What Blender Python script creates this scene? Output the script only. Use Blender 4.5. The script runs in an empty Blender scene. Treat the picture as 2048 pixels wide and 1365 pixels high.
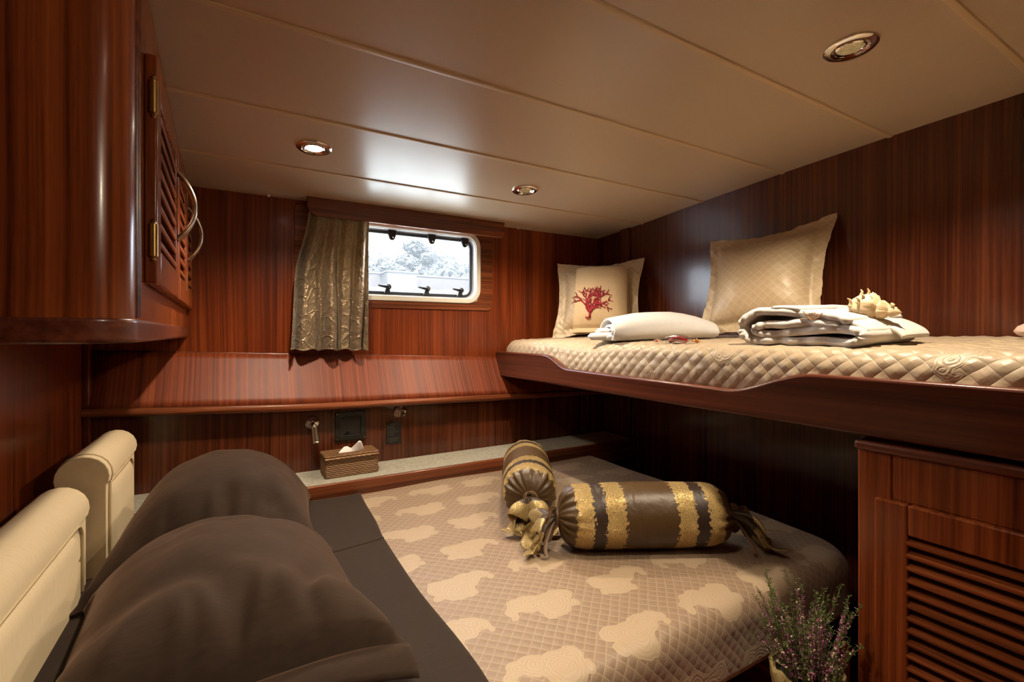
import bpy, bmesh, math, random
from math import sin, cos, pi, sqrt, radians
from mathutils import Vector, Matrix, noise
random.seed(7)
scn = bpy.context.scene
C = scn.collection
V = Vector
FL = 1.25                      # eye height above the cabin floor; everything is raised by it at the end

# ------------------------------------------------------------------ geometry helpers
class MB:
    def __init__(s): s.v=[]; s.f=[]; s.uv={}; s.m=[]
    def add(s, vs, fs, mi=0):
        b=len(s.v); s.v+= [tuple(p) for p in vs]; s.f+=[tuple(i+b for i in f) for f in fs]; s.m+=[mi]*len(fs); return b
    def box(s, x0,x1,y0,y1,z0,z1, M=None, mi=0):
        vs=[V((x,y,z)) for z in (z0,z1) for y in (y0,y1) for x in (x0,x1)]
        if M: vs=[M@p for p in vs]
        s.add(vs,[(0,2,3,1),(4,5,7,6),(0,1,5,4),(2,6,7,3),(0,4,6,2),(1,3,7,5)],mi); return s
    def prism(s, pts, ex, mi=0):
        pts=[V(p) for p in pts]; ex=V(ex); n=len(pts)
        s.add(pts+[p+ex for p in pts],[tuple(range(n))[::-1],tuple(range(n,2*n))]+[(i,(i+1)%n,(i+1)%n+n,i+n) for i in range(n)],mi); return s
    def ring(s, A, B, ex, mi=0):
        """solid frame between two outlines A and B (same point count), extruded by ex"""
        n=len(A); ex=V(ex); A=[V(p) for p in A]; B=[V(p) for p in B]
        vs=A+B+[p+ex for p in A]+[p+ex for p in B]; fs=[]
        for i in range(n):
            j=(i+1)%n
            fs+=[(i,j,n+j,n+i),(2*n+i,3*n+i,3*n+j,2*n+j),(i,2*n+i,2*n+j,j),(n+i,n+j,3*n+j,3*n+i)]
        s.add(vs,fs,mi); return s
    def tube(s, path, r, n=10, cap=True, mi=0, flat=1.0, up=None):
        P=[V(p) for p in path]; m=len(P); vs=[]; fs=[]
        R=r if hasattr(r,'__len__') else [r]*m
        u=None
        for i,p in enumerate(P):
            t=(P[min(i+1,m-1)]-P[max(i-1,0)]).normalized()
            if up is not None: u=V(up)-t*V(up).dot(t)
            elif u is None: u=t.orthogonal()
            else: u=u-t*u.dot(t)
            if u.length<1e-6: u=t.orthogonal()
            u.normalize(); w=t.cross(u)
            for k in range(n):
                a=2*pi*k/n; vs.append(p+u*cos(a)*R[i]*flat+w*sin(a)*R[i])
        for i in range(m-1):
            for k in range(n):
                fs.append((i*n+k,i*n+(k+1)%n,(i+1)*n+(k+1)%n,(i+1)*n+k))
        if cap: fs+=[tuple(range(n))[::-1],tuple(range((m-1)*n,m*n))]
        s.add(vs,fs,mi); return s
    def lathe(s, prof, O=(0,0,0), ax=(0,0,1), n=32, rf=None, mi=0, cap=True):
        """prof: (radius, height) pairs about the axis; rf(angle, index, radius, height)->(radius, height)"""
        O=V(O); ax=V(ax).normalized(); e=ax.orthogonal().normalized(); g=ax.cross(e); vs=[]; fs=[]
        if abs(ax.z)>.99: e=V((1,0,0)); g=ax.cross(e)
        elif abs(ax.x)>.99: e=V((0,1,0)); g=ax.cross(e)
        for i,(r,h) in enumerate(prof):
            for k in range(n):
                a=2*pi*k/n; rr,hh=(rf(a,i,r,h) if rf else (r,h))
                vs.append(O+ax*hh+(e*cos(a)+g*sin(a))*rr)
        m=len(prof)
        for i in range(m-1):
            for k in range(n): fs.append((i*n+k,i*n+(k+1)%n,(i+1)*n+(k+1)%n,(i+1)*n+k))
        if cap: fs+=[tuple(range(n))[::-1],tuple(range((m-1)*n,m*n))]
        s.add(vs,fs,mi); return s
    def grid(s, nu, nv, fn, uvf=None, mi=0, closeu=False):
        b=len(s.v); q=[]
        for j in range(nv+1):
            for i in range(nu+(0 if closeu else 1)):
                s.v.append(tuple(fn(i/nu,j/nv)))
                if uvf: s.uv[len(s.v)-1]=uvf(i/nu,j/nv)
        w=nu if closeu else nu+1
        for j in range(nv):
            for i in range(nu):
                i2=(i+1)%w
                q.append((b+j*w+i,b+j*w+i2,b+(j+1)*w+i2,b+(j+1)*w+i))
        s.f+=q; s.m+=[mi]*len(q); return s
    def ico(s, c, r, sub=2, sc=(1,1,1), jit=0, seed=0, mi=0):
        bm=bmesh.new(); bmesh.ops.create_icosphere(bm,subdivisions=sub,radius=1)
        vs=[]
        for v in bm.verts:
            k=1+jit*(noise.noise(v.co*2.3+V((seed,seed*1.7,0)))+.6*noise.noise(v.co*6+V((seed,0,seed))))
            vs.append(V(c)+V((v.co.x*sc[0],v.co.y*sc[1],v.co.z*sc[2]))*r*k)
        fs=[tuple(v.index for v in f.verts) for f in bm.faces]; bm.free(); s.add(vs,fs,mi); return s
    def build(s, name, mat, parent=None, smooth=True, bev=0, world=True, ang=35, sub=0, solid=0, segs=2):
        me=bpy.data.meshes.new(name)
        vs=s.v
        if parent is not None and world:
            Mi=wm(parent).inverted(); vs=[tuple(Mi@V(p)) for p in vs]
        me.from_pydata(vs,[],s.f)
        if s.uv:
            ul=me.uv_layers.new(name='UVMap')
            for l in me.loops: ul.data[l.index].uv=s.uv.get(l.vertex_index,(0,0))
        mats=mat if isinstance(mat,(list,tuple)) else [mat]
        for m in mats: me.materials.append(m)
        if len(mats)>1:
            for p,i in zip(me.polygons,s.m): p.material_index=i
        bm=bmesh.new(); bm.from_mesh(me); bmesh.ops.recalc_face_normals(bm,faces=bm.faces); bm.to_mesh(me); bm.free()
        if smooth:
            for p in me.polygons: p.use_smooth=True
            try: me.set_sharp_from_angle(angle=radians(ang))
            except Exception: pass
        o=bpy.data.objects.new(name,me); C.objects.link(o)
        if parent is not None: o.parent=parent
        if solid:
            md=o.modifiers.new('Solidify','SOLIDIFY'); md.thickness=solid; md.offset=0
        if bev:
            md=o.modifiers.new('Bevel','BEVEL'); md.width=bev; md.segments=segs; md.limit_method='ANGLE'; md.angle_limit=radians(40)
        if sub:
            md=o.modifiers.new('Subsurf','SUBSURF'); md.levels=sub; md.render_levels=sub
        return o

def wm(o):
    M=Matrix.LocRotScale(o.location,o.rotation_euler,o.scale)
    return wm(o.parent)@M if o.parent else M
def tag(o,label=None,cat=None,group=None,kind=None):
    if label: o['label']=label
    if cat: o['category']=cat
    if group: o['group']=group
    if kind: o['kind']=kind
    return o
def thing(name,label,cat,loc,rz=0,group=None,rot=None):
    o=bpy.data.objects.new(name,None); C.objects.link(o); o.location=loc
    o.rotation_euler=rot if rot else (0,0,rz); o.empty_display_size=.05
    return tag(o,label,cat,group)
def struct(o): o['kind']='structure'; return o
def copy_tree(o,parent=None):
    c=o.copy(); C.objects.link(c); c.parent=parent
    for ch in [k for k in bpy.data.objects if k.parent is o]: copy_tree(ch,c)
    return c
def rrect(x0,x1,z0,z1,r,y,n=8):
    pts=[]
    for cx,cz,a0 in ((x1-r,z1-r,0),(x0+r,z1-r,90),(x0+r,z0+r,180),(x1-r,z0+r,270)):
        for k in range(n+1):
            a=radians(a0+90*k/n); pts.append((cx+r*cos(a),y,cz+r*sin(a)))
    return pts
def sm(a,b,x):
    t=min(1,max(0,(x-a)/(b-a))); return t*t*(3-2*t)
def lerp(a,b,t): return a+(b-a)*t
def interp(tab,x):
    for (a,fa),(b,fb) in zip(tab,tab[1:]):
        if x<=b: return fa+(fb-fa)*max(0,(x-a))/(b-a)
    return tab[-1][1]
def spline(pts,n=8):
    """Catmull-Rom through points"""
    P=[V(p) for p in pts]; P=[P[0]*2-P[1]]+P+[P[-1]*2-P[-2]]; out=[]
    for i in range(1,len(P)-2):
        for k in range(n):
            t=k/n; a,b,c,d=P[i-1:i+3]
            out.append(.5*((2*b)+(c-a)*t+(2*a-5*b+4*c-d)*t*t+(3*b-a-3*c+d)*t**3))
    out.append(P[-2]); return out

# ------------------------------------------------------------------ materials
class NT:
    def __init__(s,name):
        s.m=bpy.data.materials.new(name); s.m.use_nodes=True; s.t=s.m.node_tree; s.n=s.t.nodes; s.n.clear()
        s.out=s.n.new('ShaderNodeOutputMaterial')
    def N(s,ty,**k):
        nd=s.n.new(ty)
        for a,b in k.items():
            if a.startswith('i_'):
                key=a[2:]; key=int(key) if key.isdigit() else key.replace('_',' ')
                s.put(nd.inputs[key],b)
            else: setattr(nd,a,b)
        return nd
    def put(s,sock,b):
        if isinstance(b,bpy.types.NodeSocket): s.t.links.new(b,sock)
        else: sock.default_value=b
    def math(s,op,a,b=0,c=None):
        nd=s.n.new('ShaderNodeMath'); nd.operation=op
        for i,x in enumerate((a,b,c)):
            if x is not None: s.put(nd.inputs[i],x)
        return nd.outputs[0]
    def vmul(s,v,k):
        nd=s.n.new('ShaderNodeVectorMath'); nd.operation='MULTIPLY'; s.put(nd.inputs[0],v); nd.inputs[1].default_value=k; return nd.outputs[0]
    def vadd(s,v,k):
        nd=s.n.new('ShaderNodeVectorMath'); nd.operation='ADD'; s.put(nd.inputs[0],v); s.put(nd.inputs[1],k); return nd.outputs[0]
    def noise(s,v,sc,det=2,ro=.5,dist=0):
        nd=s.N('ShaderNodeTexNoise'); s.put(nd.inputs['Vector'],v); nd.inputs['Scale'].default_value=sc
        nd.inputs['Detail'].default_value=det; nd.inputs['Roughness'].default_value=ro; nd.inputs['Distortion'].default_value=dist
        return nd
    def ramp(s,f,st):
        nd=s.N('ShaderNodeValToRGB'); s.put(nd.inputs[0],f); e=nd.color_ramp.elements
        while len(e)<len(st): e.new(.5)
        for k,(p,c) in zip(e,st): k.position=p; k.color=(c if len(c)==4 else (*c,1)) if hasattr(c,'__len__') else (c,c,c,1)
        return nd.outputs[0]
    def mix(s,f,a,b):
        nd=s.n.new('ShaderNodeMix'); nd.data_type='RGBA'; s.put(nd.inputs[0],f)
        for i,x in ((6,a),(7,b)):
            if hasattr(x,'__len__') and not isinstance(x,bpy.types.NodeSocket): x=(*x[:3],1)
            s.put(nd.inputs[i],x)
        return nd.outputs[2]
    def bump(s,h,st=.3,d=.002,nrm=None):
        nd=s.N('ShaderNodeBump'); s.put(nd.inputs['Height'],h); nd.inputs['Strength'].default_value=st; nd.inputs['Distance'].default_value=d
        if nrm: s.put(nd.inputs['Normal'],nrm)
        return nd.outputs[0]
    def bsdf(s,col,rough=.5,nrm=None,**k):
        b=s.N('ShaderNodeBsdfPrincipled')
        if hasattr(col,'__len__') and not isinstance(col,bpy.types.NodeSocket): col=(*col[:3],1)
        s.put(b.inputs['Base Color'],col); s.put(b.inputs['Roughness'],rough)
        if nrm: s.put(b.inputs['Normal'],nrm)
        for a,x in k.items(): s.put(b.inputs[a.replace('_',' ')],x)
        s.b=b; return b.outputs[0]
    def done(s,sh): s.t.links.new(sh,s.out.inputs[0]); return s.m
    def obj(s): return s.N('ShaderNodeTexCoord').outputs['Object']
    def uv(s): return s.N('ShaderNodeTexCoord').outputs['UV']

def wood(name,axis='Z',dk=(.06,.0105,.003),md=(.19,.034,.007),lt=(.33,.072,.015),rough=.3,sc=1.0,coat=.12,off=(0,0,0),spec=.35):
    t=NT(name); v=t.vadd(t.obj(),off)
    def k(al,ac): return tuple(al if a in axis else ac for a in 'XYZ')
    wob=t.noise(t.vmul(v,k(.9,2.5)),1,2).outputs['Color']
    vw=t.vadd(v,t.vmul(wob,k(0,.03)))
    a=t.noise(t.vmul(vw,k(.8*sc,115*sc)),1,3,.5).outputs[0]
    b=t.noise(t.vmul(vw,k(.45*sc,26*sc)),1,2,.5).outputs[0]
    c=t.noise(t.vmul(v,k(22*sc,420*sc)),1,2,.6).outputs[0]
    h=t.math('ADD',t.math('MULTIPLY',a,.55),t.math('ADD',t.math('MULTIPLY',b,.33),t.math('MULTIPLY',c,.12)))
    col=t.ramp(h,[(.34,dk),(.5,md),(.66,lt)])
    big=t.noise(t.vmul(v,k(1.1,2.2)),1,1).outputs[0]
    col=t.mix(t.ramp(big,[(.4,0.0),(.75,.35)]),col,dk)
    rg=t.math('ADD',t.math('MULTIPLY',a,.1),rough-.05)
    return t.done(t.bsdf(col,rg,t.bump(c,.05,.0004),Coat_Weight=coat,Coat_Roughness=.12,Specular_IOR_Level=spec))
def plain(name,col,rough=.5,metal=0,nsc=0,nst=.1,nd=.001,var=0,**k):
    t=NT(name); nrm=None
    if nsc or var:
        v=t.obj(); n=t.noise(v,nsc or 20,3,.6)
        if nst and nsc: nrm=t.bump(n.outputs[0],nst,nd)
        if var: 
            n2=t.noise(v,var if var>1 else 6,3)
            col=t.mix(t.ramp(n2.outputs[0],[(.3,0.),(.75,1.)]),tuple(x*.75 for x in col),tuple(min(1,x*1.15) for x in col))
    return t.done(t.bsdf(col,rough,nrm,Metallic=metal,**k))
def fabric(name,col,rough=.85,weave=900,st=.25,sheen=.3,wr=9,wst=.25,wd=.01,c2=None,vr=1):
    t=NT(name); v=t.obj()
    w1=t.noise(t.vmul(v,(1,1,1)),weave,2,.7).outputs[0]
    w2=t.noise(v,wr,3,.55,.4).outputs[0]
    n=t.bump(w2,wst,wd); n=t.bump(w1,st,.0006,n)
    c=t.mix(t.ramp(t.noise(t.vmul(v,(40,260,40)),1,3).outputs[0],[(.3,0.),(.7,1.)]),tuple(x*(1-.14*vr) for x in col),c2 or tuple(min(1,x*(1+.12*vr)) for x in col))
    return t.done(t.bsdf(c,rough,n,Sheen_Weight=sheen,Sheen_Roughness=.5,Sheen_Tint=(*[min(1,x/max(col)) for x in col],1),Specular_IOR_Level=.15))
def quilt(name,cell,bg,line,pais,psc=4.2,rough=.45,bst=.5,bd=.006,lw=.10,pm=.27,sheen=.25,hi=.0):
    """diamond-stitched satin with paisley patches, in unrolled cloth metres"""
    t=NT(name); uv=t.uv()
    sx=t.N('ShaderNodeSeparateXYZ'); t.put(sx.inputs[0],uv); x,y=sx.outputs[0],sx.outputs[1]
    wn=t.noise(uv,7,2).outputs['Color']
    def tri(e):
        f=t.math('FRACT',t.math('DIVIDE',e,cell*1.414)); return t.math('ABSOLUTE',t.math('SUBTRACT',f,.5))   # .5 on the seam
    sp=t.N('ShaderNodeSeparateXYZ'); t.put(sp.inputs[0],wn)
    jx=t.math('ADD',x,t.math('MULTIPLY',sp.outputs[0],.012)); jy=t.math('ADD',y,t.math('MULTIPLY',sp.outputs[1],.012))
    a=tri(t.math('ADD',jx,jy)); b=tri(t.math('SUBTRACT',jx,jy))
    m=t.math('MAXIMUM',a,b)
    seam=t.ramp(m,[(.5-lw,0.),(.497,1.)])
    puff=t.math('POWER',t.math('MULTIPLY',t.math('MULTIPLY',t.math('SUBTRACT',.5,a),2),t.math('MULTIPLY',t.math('SUBTRACT',.5,b),2)),.45)
    wob=t.noise(uv,9,3,.6).outputs['Color']
    uvd=t.vadd(uv,t.vmul(wob,(.05,.045,0)))
    W,H=1.05/psc,.80/psc
    sd=t.N('ShaderNodeSeparateXYZ'); t.put(sd.inputs[0],uvd); ux,uy=sd.outputs[0],sd.outputs[1]
    row=t.math('FLOOR',t.math('DIVIDE',uy,H)); xo=t.math('ADD',ux,t.math('MULTIPLY',row,W*.55)); colm=t.math('FLOOR',t.math('DIVIDE',xo,W))
    fx=t.math('SUBTRACT',t.math('SUBTRACT',xo,t.math('MULTIPLY',colm,W)),W/2); fy=t.math('SUBTRACT',t.math('SUBTRACT',uy,t.math('MULTIPLY',row,H)),H/2)
    flip=t.math('SUBTRACT',t.math('MULTIPLY',t.math('FLOORED_MODULO',t.math('ADD',row,t.math('MULTIPLY',colm,3)),2),2),1)
    fx=t.math('MULTIPLY',fx,flip); fx=t.math('ADD',fx,W*.10)
    cv=t.N('ShaderNodeCombineXYZ'); t.put(cv.inputs[0],fx); t.put(cv.inputs[1],fy)
    d=None; k_=3.7/psc*pm/.36
    for cx,cy,r in ((0,-.012,.050),(-.035,.012,.030),(.048,.012,.036),(.082,.022,.024),(.104,.010,.016),(.108,-.012,.010),(-.052,-.030,.014),(.03,-.048,.016)):
        vd=t.N('ShaderNodeVectorMath',operation='DISTANCE'); t.put(vd.inputs[0],cv.outputs[0]); vd.inputs[1].default_value=(cx*k_,cy*k_,0)
        e=t.math('SUBTRACT',vd.outputs['Value'],r*k_); d=e if d is None else t.math('SMOOTH_MIN',d,e,.006)
    mask=t.ramp(t.math('ADD',t.math('MULTIPLY',d,40),.5),[(.48,1.),(.56,0.)])
    d=t.math('MULTIPLY',d,4.2)
    rings=t.math('SINE',t.math('MULTIPLY',d,190))
    swirl=t.math('MULTIPLY',t.math('ADD',rings,1),.5)
    grain=t.noise(t.vmul(uv,(1,1,1)),520,2,.7).outputs[0]
    h=t.math('ADD',t.mix(mask,puff,t.math('ADD',.75,t.math('MULTIPLY',swirl,.22))),t.math('MULTIPLY',grain,.10))
    wr=t.noise(uv,26,3,.6,.8).outputs[0]
    h=t.math('ADD',h,t.math('MULTIPLY',wr,.5))
    base=t.mix(seam,bg,line)
    pc=t.mix(t.math('MULTIPLY',swirl,.55),pais,line)
    col=t.mix(mask,base,pc)
    col=t.mix(t.math('MULTIPLY',grain,.35),col,tuple(q*.8 for q in bg))
    return t.done(t.bsdf(col,rough,t.bump(h,bst,bd),Sheen_Weight=sheen,Sheen_Roughness=.4))

WZ=wood('mahogany_upright','Z'); WX=wood('mahogany_along','X'); WY=wood('mahogany_athwart','Y',rough=.28)
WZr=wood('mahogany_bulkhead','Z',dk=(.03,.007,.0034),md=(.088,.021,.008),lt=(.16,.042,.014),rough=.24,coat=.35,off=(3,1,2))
WC=wood('mahogany_cabinet','Z',dk=(.075,.016,.0045),md=(.24,.055,.0125),lt=(.40,.105,.024),rough=.24,sc=.8,off=(7,2,0))
WCX=wood('mahogany_louvre','Y',dk=(.07,.017,.005),md=(.22,.055,.014),lt=(.38,.105,.03),rough=.34,off=(1,7,0))
WD=wood('mahogany_board','Y',dk=(.05,.0125,.007),md=(.125,.033,.016),lt=(.21,.058,.027),rough=.3,sc=.6)
WT=wood('mahogany_trim','X',dk=(.05,.012,.005),md=(.17,.045,.014),lt=(.32,.09,.03),rough=.3)
WB=wood('mahogany_hull_panel','ZY',dk=(.075,.0135,.004),md=(.20,.036,.0085),lt=(.34,.075,.017),rough=.48,coat=.0,off=(2,0,0))
# ceiling laminate
t=NT('ceiling_laminate'); v=t.obj()
st=t.noise(t.vmul(v,(9,260,9)),1,3,.6).outputs[0]; bl=t.noise(v,2.2,2).outputs[0]
colr=t.mix(bl,(.50,.375,.255),(.57,.435,.30))
M_CEIL=t.done(t.bsdf(colr,t.math('ADD',.23,t.math('MULTIPLY',st,.16)),t.bump(st,.10,.0006),Specular_IOR_Level=.55))
M_SEAM=plain('seam_strip',(.60,.43,.25),.4)
M_BLACK=plain('black_plastic',(.012,.012,.013),.45)
M_GASKET=plain('black_rubber',(.02,.021,.023),.55)
M_WHITE=plain('white_window_frame',(.84,.80,.70),.35)
M_WHITE2=plain('white_inner_frame',(.86,.87,.88),.35)
M_CHROME=plain('chrome',(.78,.74,.70),.09,1)
M_NICKEL=plain('brushed_nickel',(.62,.56,.44),.27,1,nsc=200,nst=.05)
M_BRASS=plain('aged_brass',(.36,.22,.07),.35,1,nsc=60,nst=.1)
M_CARPET=plain('shelf_carpet',(.46,.43,.34),.95,0,nsc=700,nst=.9,nd=.004,var=90)
M_SUEDE=fabric('cream_suede',(.66,.53,.34),.8,500,.12,.5,7,.25,.006,vr=.3)
M_GAPSHADE=plain('louvre_gap_shade',(.012,.004,.002),.7)  # near-black colour stands for the shade between louvre slats
M_PIPE=plain('cream_piping',(.52,.40,.22),.7,nsc=300,nst=.1)
M_BROWN=fabric('brown_cotton',(.034,.0205,.0135),.85,1100,.2,.12,6,.5,.014)
M_SHEET=fabric('brown_sheet',(.026,.018,.0135),.85,1100,.2,.1,5,.35,.01)
M_Q1=quilt('bedspread_satin',.0215,(.25,.168,.108),(.385,.28,.18),(.43,.325,.21),psc=4.5,rough=.46,bst=.4,bd=.003,lw=.11,pm=.42)
M_Q2=quilt('bunk_quilt_satin',.034,(.50,.385,.25),(.53,.41,.27),(.51,.395,.26),psc=3.0,rough=.4,bst=.55,bd=.006,lw=.05,pm=.2)
M_SHAM=quilt('sham_satin',.02,(.50,.385,.24),(.62,.49,.32),(.52,.40,.26),psc=5,rough=.4,bst=.3,bd=.002,lw=.1,pm=.14)
M_TOWEL=fabric('cream_towel',(.70,.53,.32),.95,420,.8,.5,14,.25,.006,vr=.3)
M_ROBE=fabric('white_terry',(.76,.73,.68),.95,520,.6,.4,18,.35,.006,vr=.25)
M_ROBEB=fabric('white_terry_windowlit',(.74,.735,.73),.95,520,.5,.4,16,.3,.006,vr=.25)  # same white terry, with the window's cool light put into its colour
M_RED=plain('coral_thread',(.36,.015,.03),.7,nsc=500,nst=.6)
M_EMB=plain('tan_thread',(.42,.20,.07),.7)
M_SHELL=plain('sea_shell',(.78,.60,.36),.5,nsc=60,nst=.4,nd=.002,var=40)
M_PINK=plain('pink_shell',(.62,.45,.38),.5,nsc=60,nst=.3,var=30)
M_PETAL=plain('orange_petal',(.85,.42,.16),.6)
M_CANDY=plain('red_candy',(.36,.02,.02),.2)
M_WICKER=None
t=NT('wicker'); v=t.obj()
sx=t.N('ShaderNodeSeparateXYZ'); t.put(sx.inputs[0],v)
row=t.math('FLOOR',t.math('MULTIPLY',sx.outputs[2],130)); ph=t.math('MULTIPLY',t.math('MODULO',row,2),pi)
wv=t.math('SINE',t.math('ADD',t.math('MULTIPLY',t.math('ADD',sx.outputs[0],sx.outputs[1]),300),ph))
rowp=t.math('ABSOLUTE',t.math('SINE',t.math('MULTIPLY',sx.outputs[2],130*pi)))
h=t.math('ADD',rowp,t.math('MULTIPLY',wv,.35))
nz=t.noise(t.vmul(v,(60,60,200)),1,3).outputs[0]
colr=t.ramp(t.math('ADD',t.math('MULTIPLY',h,.4),t.math('MULTIPLY',nz,.5)),[(.2,(.05,.022,.007)),(.55,(.24,.115,.035)),(.9,(.42,.22,.08))])
M_WICKER=t.done(t.bsdf(colr,.6,t.bump(h,.9,.003)))
M_TISSUE=plain('tissue_paper',(.85,.80,.75),.9)
M_PLATE=plain('dark_plate',(.008,.009,.010),.4)
M_TEXT=plain('plate_text',(.10,.085,.06),.6)
M_PANELF=plain('panel_frame',(.022,.021,.016),.4,.3)
M_GLASSBLK=plain('dark_glass',(.004,.005,.006),.12)
# curtain
t=NT('bronze_curtain'); uv=t.uv()
dv=t.vadd(uv,t.vmul(t.noise(uv,12,3).outputs['Color'],(.05,.05,0)))
vo=t.N('ShaderNodeTexVoronoi',feature='DISTANCE_TO_EDGE',i_Scale=15.); t.put(vo.inputs['Vector'],dv)
vo2=t.N('ShaderNodeTexVoronoi',feature='DISTANCE_TO_EDGE',i_Scale=44.); t.put(vo2.inputs['Vector'],dv)
cr=t.ramp(vo.outputs['Distance'],[(.0,1.),(.07,0.)]); cr2=t.ramp(vo2.outputs['Distance'],[(0,1.),(.12,0.)])
h=t.math('ADD',cr,t.math('MULTIPLY',cr2,.35))
mott=t.noise(uv,40,4,.7).outputs[0]
colr=t.mix(t.ramp(mott,[(.3,0.),(.72,1.)]),(.17,.118,.068),(.40,.295,.18))
colr=t.mix(t.math('MULTIPLY',cr,.5),colr,(.34,.25,.155))
bs=t.bsdf(colr,.46,t.bump(h,.6,.005,t.bump(mott,.25,.004)),Metallic=.6,Sheen_Weight=.2)
tr=t.N('ShaderNodeBsdfTranslucent'); tr.inputs[0].default_value=(.62,.42,.22,1)
mx=t.N('ShaderNodeMixShader'); mx.inputs[0].default_value=.15; t.put(mx.inputs[1],bs); t.put(mx.inputs[2],tr.outputs[0])
M_CURT=t.done(mx.outputs[0])
# pane: slightly hazy glass
t=NT('hazy_pane'); tp=t.N('ShaderNodeBsdfTransparent'); tp.inputs[0].default_value=(.97,.98,1,1)
tl=t.N('ShaderNodeBsdfTranslucent'); tl.inputs[0].default_value=(.9,.95,1,1)
mx=t.N('ShaderNodeMixShader'); mx.inputs[0].default_value=.03; t.put(mx.inputs[1],tp.outputs[0]); t.put(mx.inputs[2],tl.outputs[0])
gl=t.N('ShaderNodeBsdfGlossy'); gl.inputs['Roughness'].default_value=.05; m2=t.N('ShaderNodeMixShader'); m2.inputs[0].default_value=.05
t.put(m2.inputs[1],mx.outputs[0]); t.put(m2.inputs[2],gl.outputs[0]); M_PANE=t.done(m2.outputs[0])
# clear wrapper
t=NT('clear_wrapper'); tp=t.N('ShaderNodeBsdfTransparent'); gl=t.N('ShaderNodeBsdfGlossy'); gl.inputs['Roughness'].default_value=.12
mx=t.N('ShaderNodeMixShader'); mx.inputs[0].default_value=.3; t.put(mx.inputs[1],tp.outputs[0]); t.put(mx.inputs[2],gl.outputs[0]); M_WRAP=t.done(mx.outputs[0])
def emit(name,col,st):
    t=NT(name); e=t.N('ShaderNodeEmission'); e.inputs[0].default_value=(*col,1); e.inputs[1].default_value=st; return t.done(e.outputs[0])
M_LIT=emit('lit_lamp_lens',(1,.86,.66),26)
t=NT('faceted_lens'); v=t.obj(); vo=t.N('ShaderNodeTexVoronoi',i_Scale=230.); t.put(vo.inputs['Vector'],v)
bs=t.bsdf(t.mix(vo.outputs['Distance'],(.55,.40,.16),(.2,.13,.04)),.15,t.bump(vo.outputs['Distance'],.8,.002),Metallic=.7,Emission_Color=(1,.75,.35,1),Emission_Strength=.12)
M_LENS=t.done(bs)
# satin bolster body: bands along local X
L_B=.515
t=NT('bolster_satin'); v=t.obj(); sx=t.N('ShaderNodeSeparateXYZ'); t.put(sx.inputs[0],v)
vo=t.N('ShaderNodeTexVoronoi',i_Scale=85.); t.put(vo.inputs['Vector'],v)
vo2=t.N('ShaderNodeTexVoronoi',feature='DISTANCE_TO_EDGE',i_Scale=390.); t.put(vo2.inputs['Vector'],v)
vo3=t.N('ShaderNodeTexVoronoi',i_Scale=120.); t.put(vo3.inputs['Vector'],v)
xs=t.math('ADD',sx.outputs[0],t.math('MULTIPLY',t.math('SUBTRACT',t.noise(v,100,1).outputs[0],.5),.03))
xm=t.math('ABSOLUTE',t.math('SUBTRACT',xs,L_B/2)); q=t.math('DIVIDE',xm,L_B/2)     # 0 centre .. 1 ends
gold=t.ramp(q,[(.285,0.),(.29,1.),(.50,1.),(.505,0.)]); gold.node.color_ramp.interpolation='LINEAR'
gold2=t.ramp(q,[(.64,0.),(.645,1.),(.83,1.),(.835,0.)])
g=t.math('MAXIMUM',gold,gold2); dark=t.ramp(q,[(.47,0.),(.475,1.),(.67,1.),(.675,0.)])
fl=t.math('MULTIPLY',t.ramp(vo2.outputs['Distance'],[(.02,.1),(.16,1.)]),t.ramp(t.math('SINE',t.math('MULTIPLY',vo3.outputs['Distance'],26)),[(.0,1.),(.95,.35)]))
silk=t.noise(t.vmul(v,(16,9,9)),1,3,.6,.6).outputs[0]
bc=t.mix(silk,(.055,.028,.0085),(.10,.055,.018))
bc=t.mix(dark,bc,(.035,.019,.013))
gc=t.mix(fl,(.20,.11,.03),(1,.74,.31))
colr=t.mix(g,bc,gc)
met=t.math('MULTIPLY',g,.6)
rg=t.math('ADD',.42,t.math('MULTIPLY',g,-.1))
hh=t.math('MULTIPLY',t.math('MULTIPLY',fl,g),1)
M_BOL=t.done(t.bsdf(colr,rg,t.bump(hh,.7,.002,t.bump(silk,.5,.010)),Metallic=met,Sheen_Weight=.0))
t=NT('bolster_ruffle'); v=t.obj(); sx=t.N('ShaderNodeSeparateXYZ'); t.put(sx.inputs[0],v)
vo2=t.N('ShaderNodeTexVoronoi',feature='DISTANCE_TO_EDGE',i_Scale=360.); t.put(vo2.inputs['Vector'],v)
uvn=t.N('ShaderNodeSeparateXYZ'); t.put(uvn.inputs[0],t.uv())
g=t.ramp(t.math('ADD',uvn.outputs[1],t.math('MULTIPLY',t.noise(v,60,2).outputs[0],.15)),[(.68,0.),(.70,1.)])
fl=t.ramp(vo2.outputs['Distance'],[(.03,0.),(.12,1.)])
colr=t.mix(g,(.055,.032,.02),t.mix(fl,(.12,.075,.025),(.68,.52,.24)))
M_RUF=t.done(t.bsdf(colr,.4,t.bump(t.math('MULTIPLY',fl,g),.6,.002),Metallic=t.math('MULTIPLY',g,.7)))
M_TIE=plain('ribbon_tie',(.15,.085,.04),.45)
M_POT=fabric('beige_pot_wrap',(.36,.28,.12),.8,300,.5,.1,16,.4,.006)
M_SOIL=plain('soil',(.02,.013,.008),.95,nsc=120,nst=.8,nd=.004)
M_LEAF=plain('heather_green',(.10,.13,.025),.6,var=60)
M_FLOW=plain('heather_bloom',(.34,.09,.20),.6,var=80)
M_FLOWP=plain('heather_pale',(.60,.52,.36),.6)
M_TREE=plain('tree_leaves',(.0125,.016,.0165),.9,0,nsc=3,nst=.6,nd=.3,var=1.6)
M_TRUNK=plain('bark',(.12,.09,.07),.9)
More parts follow.
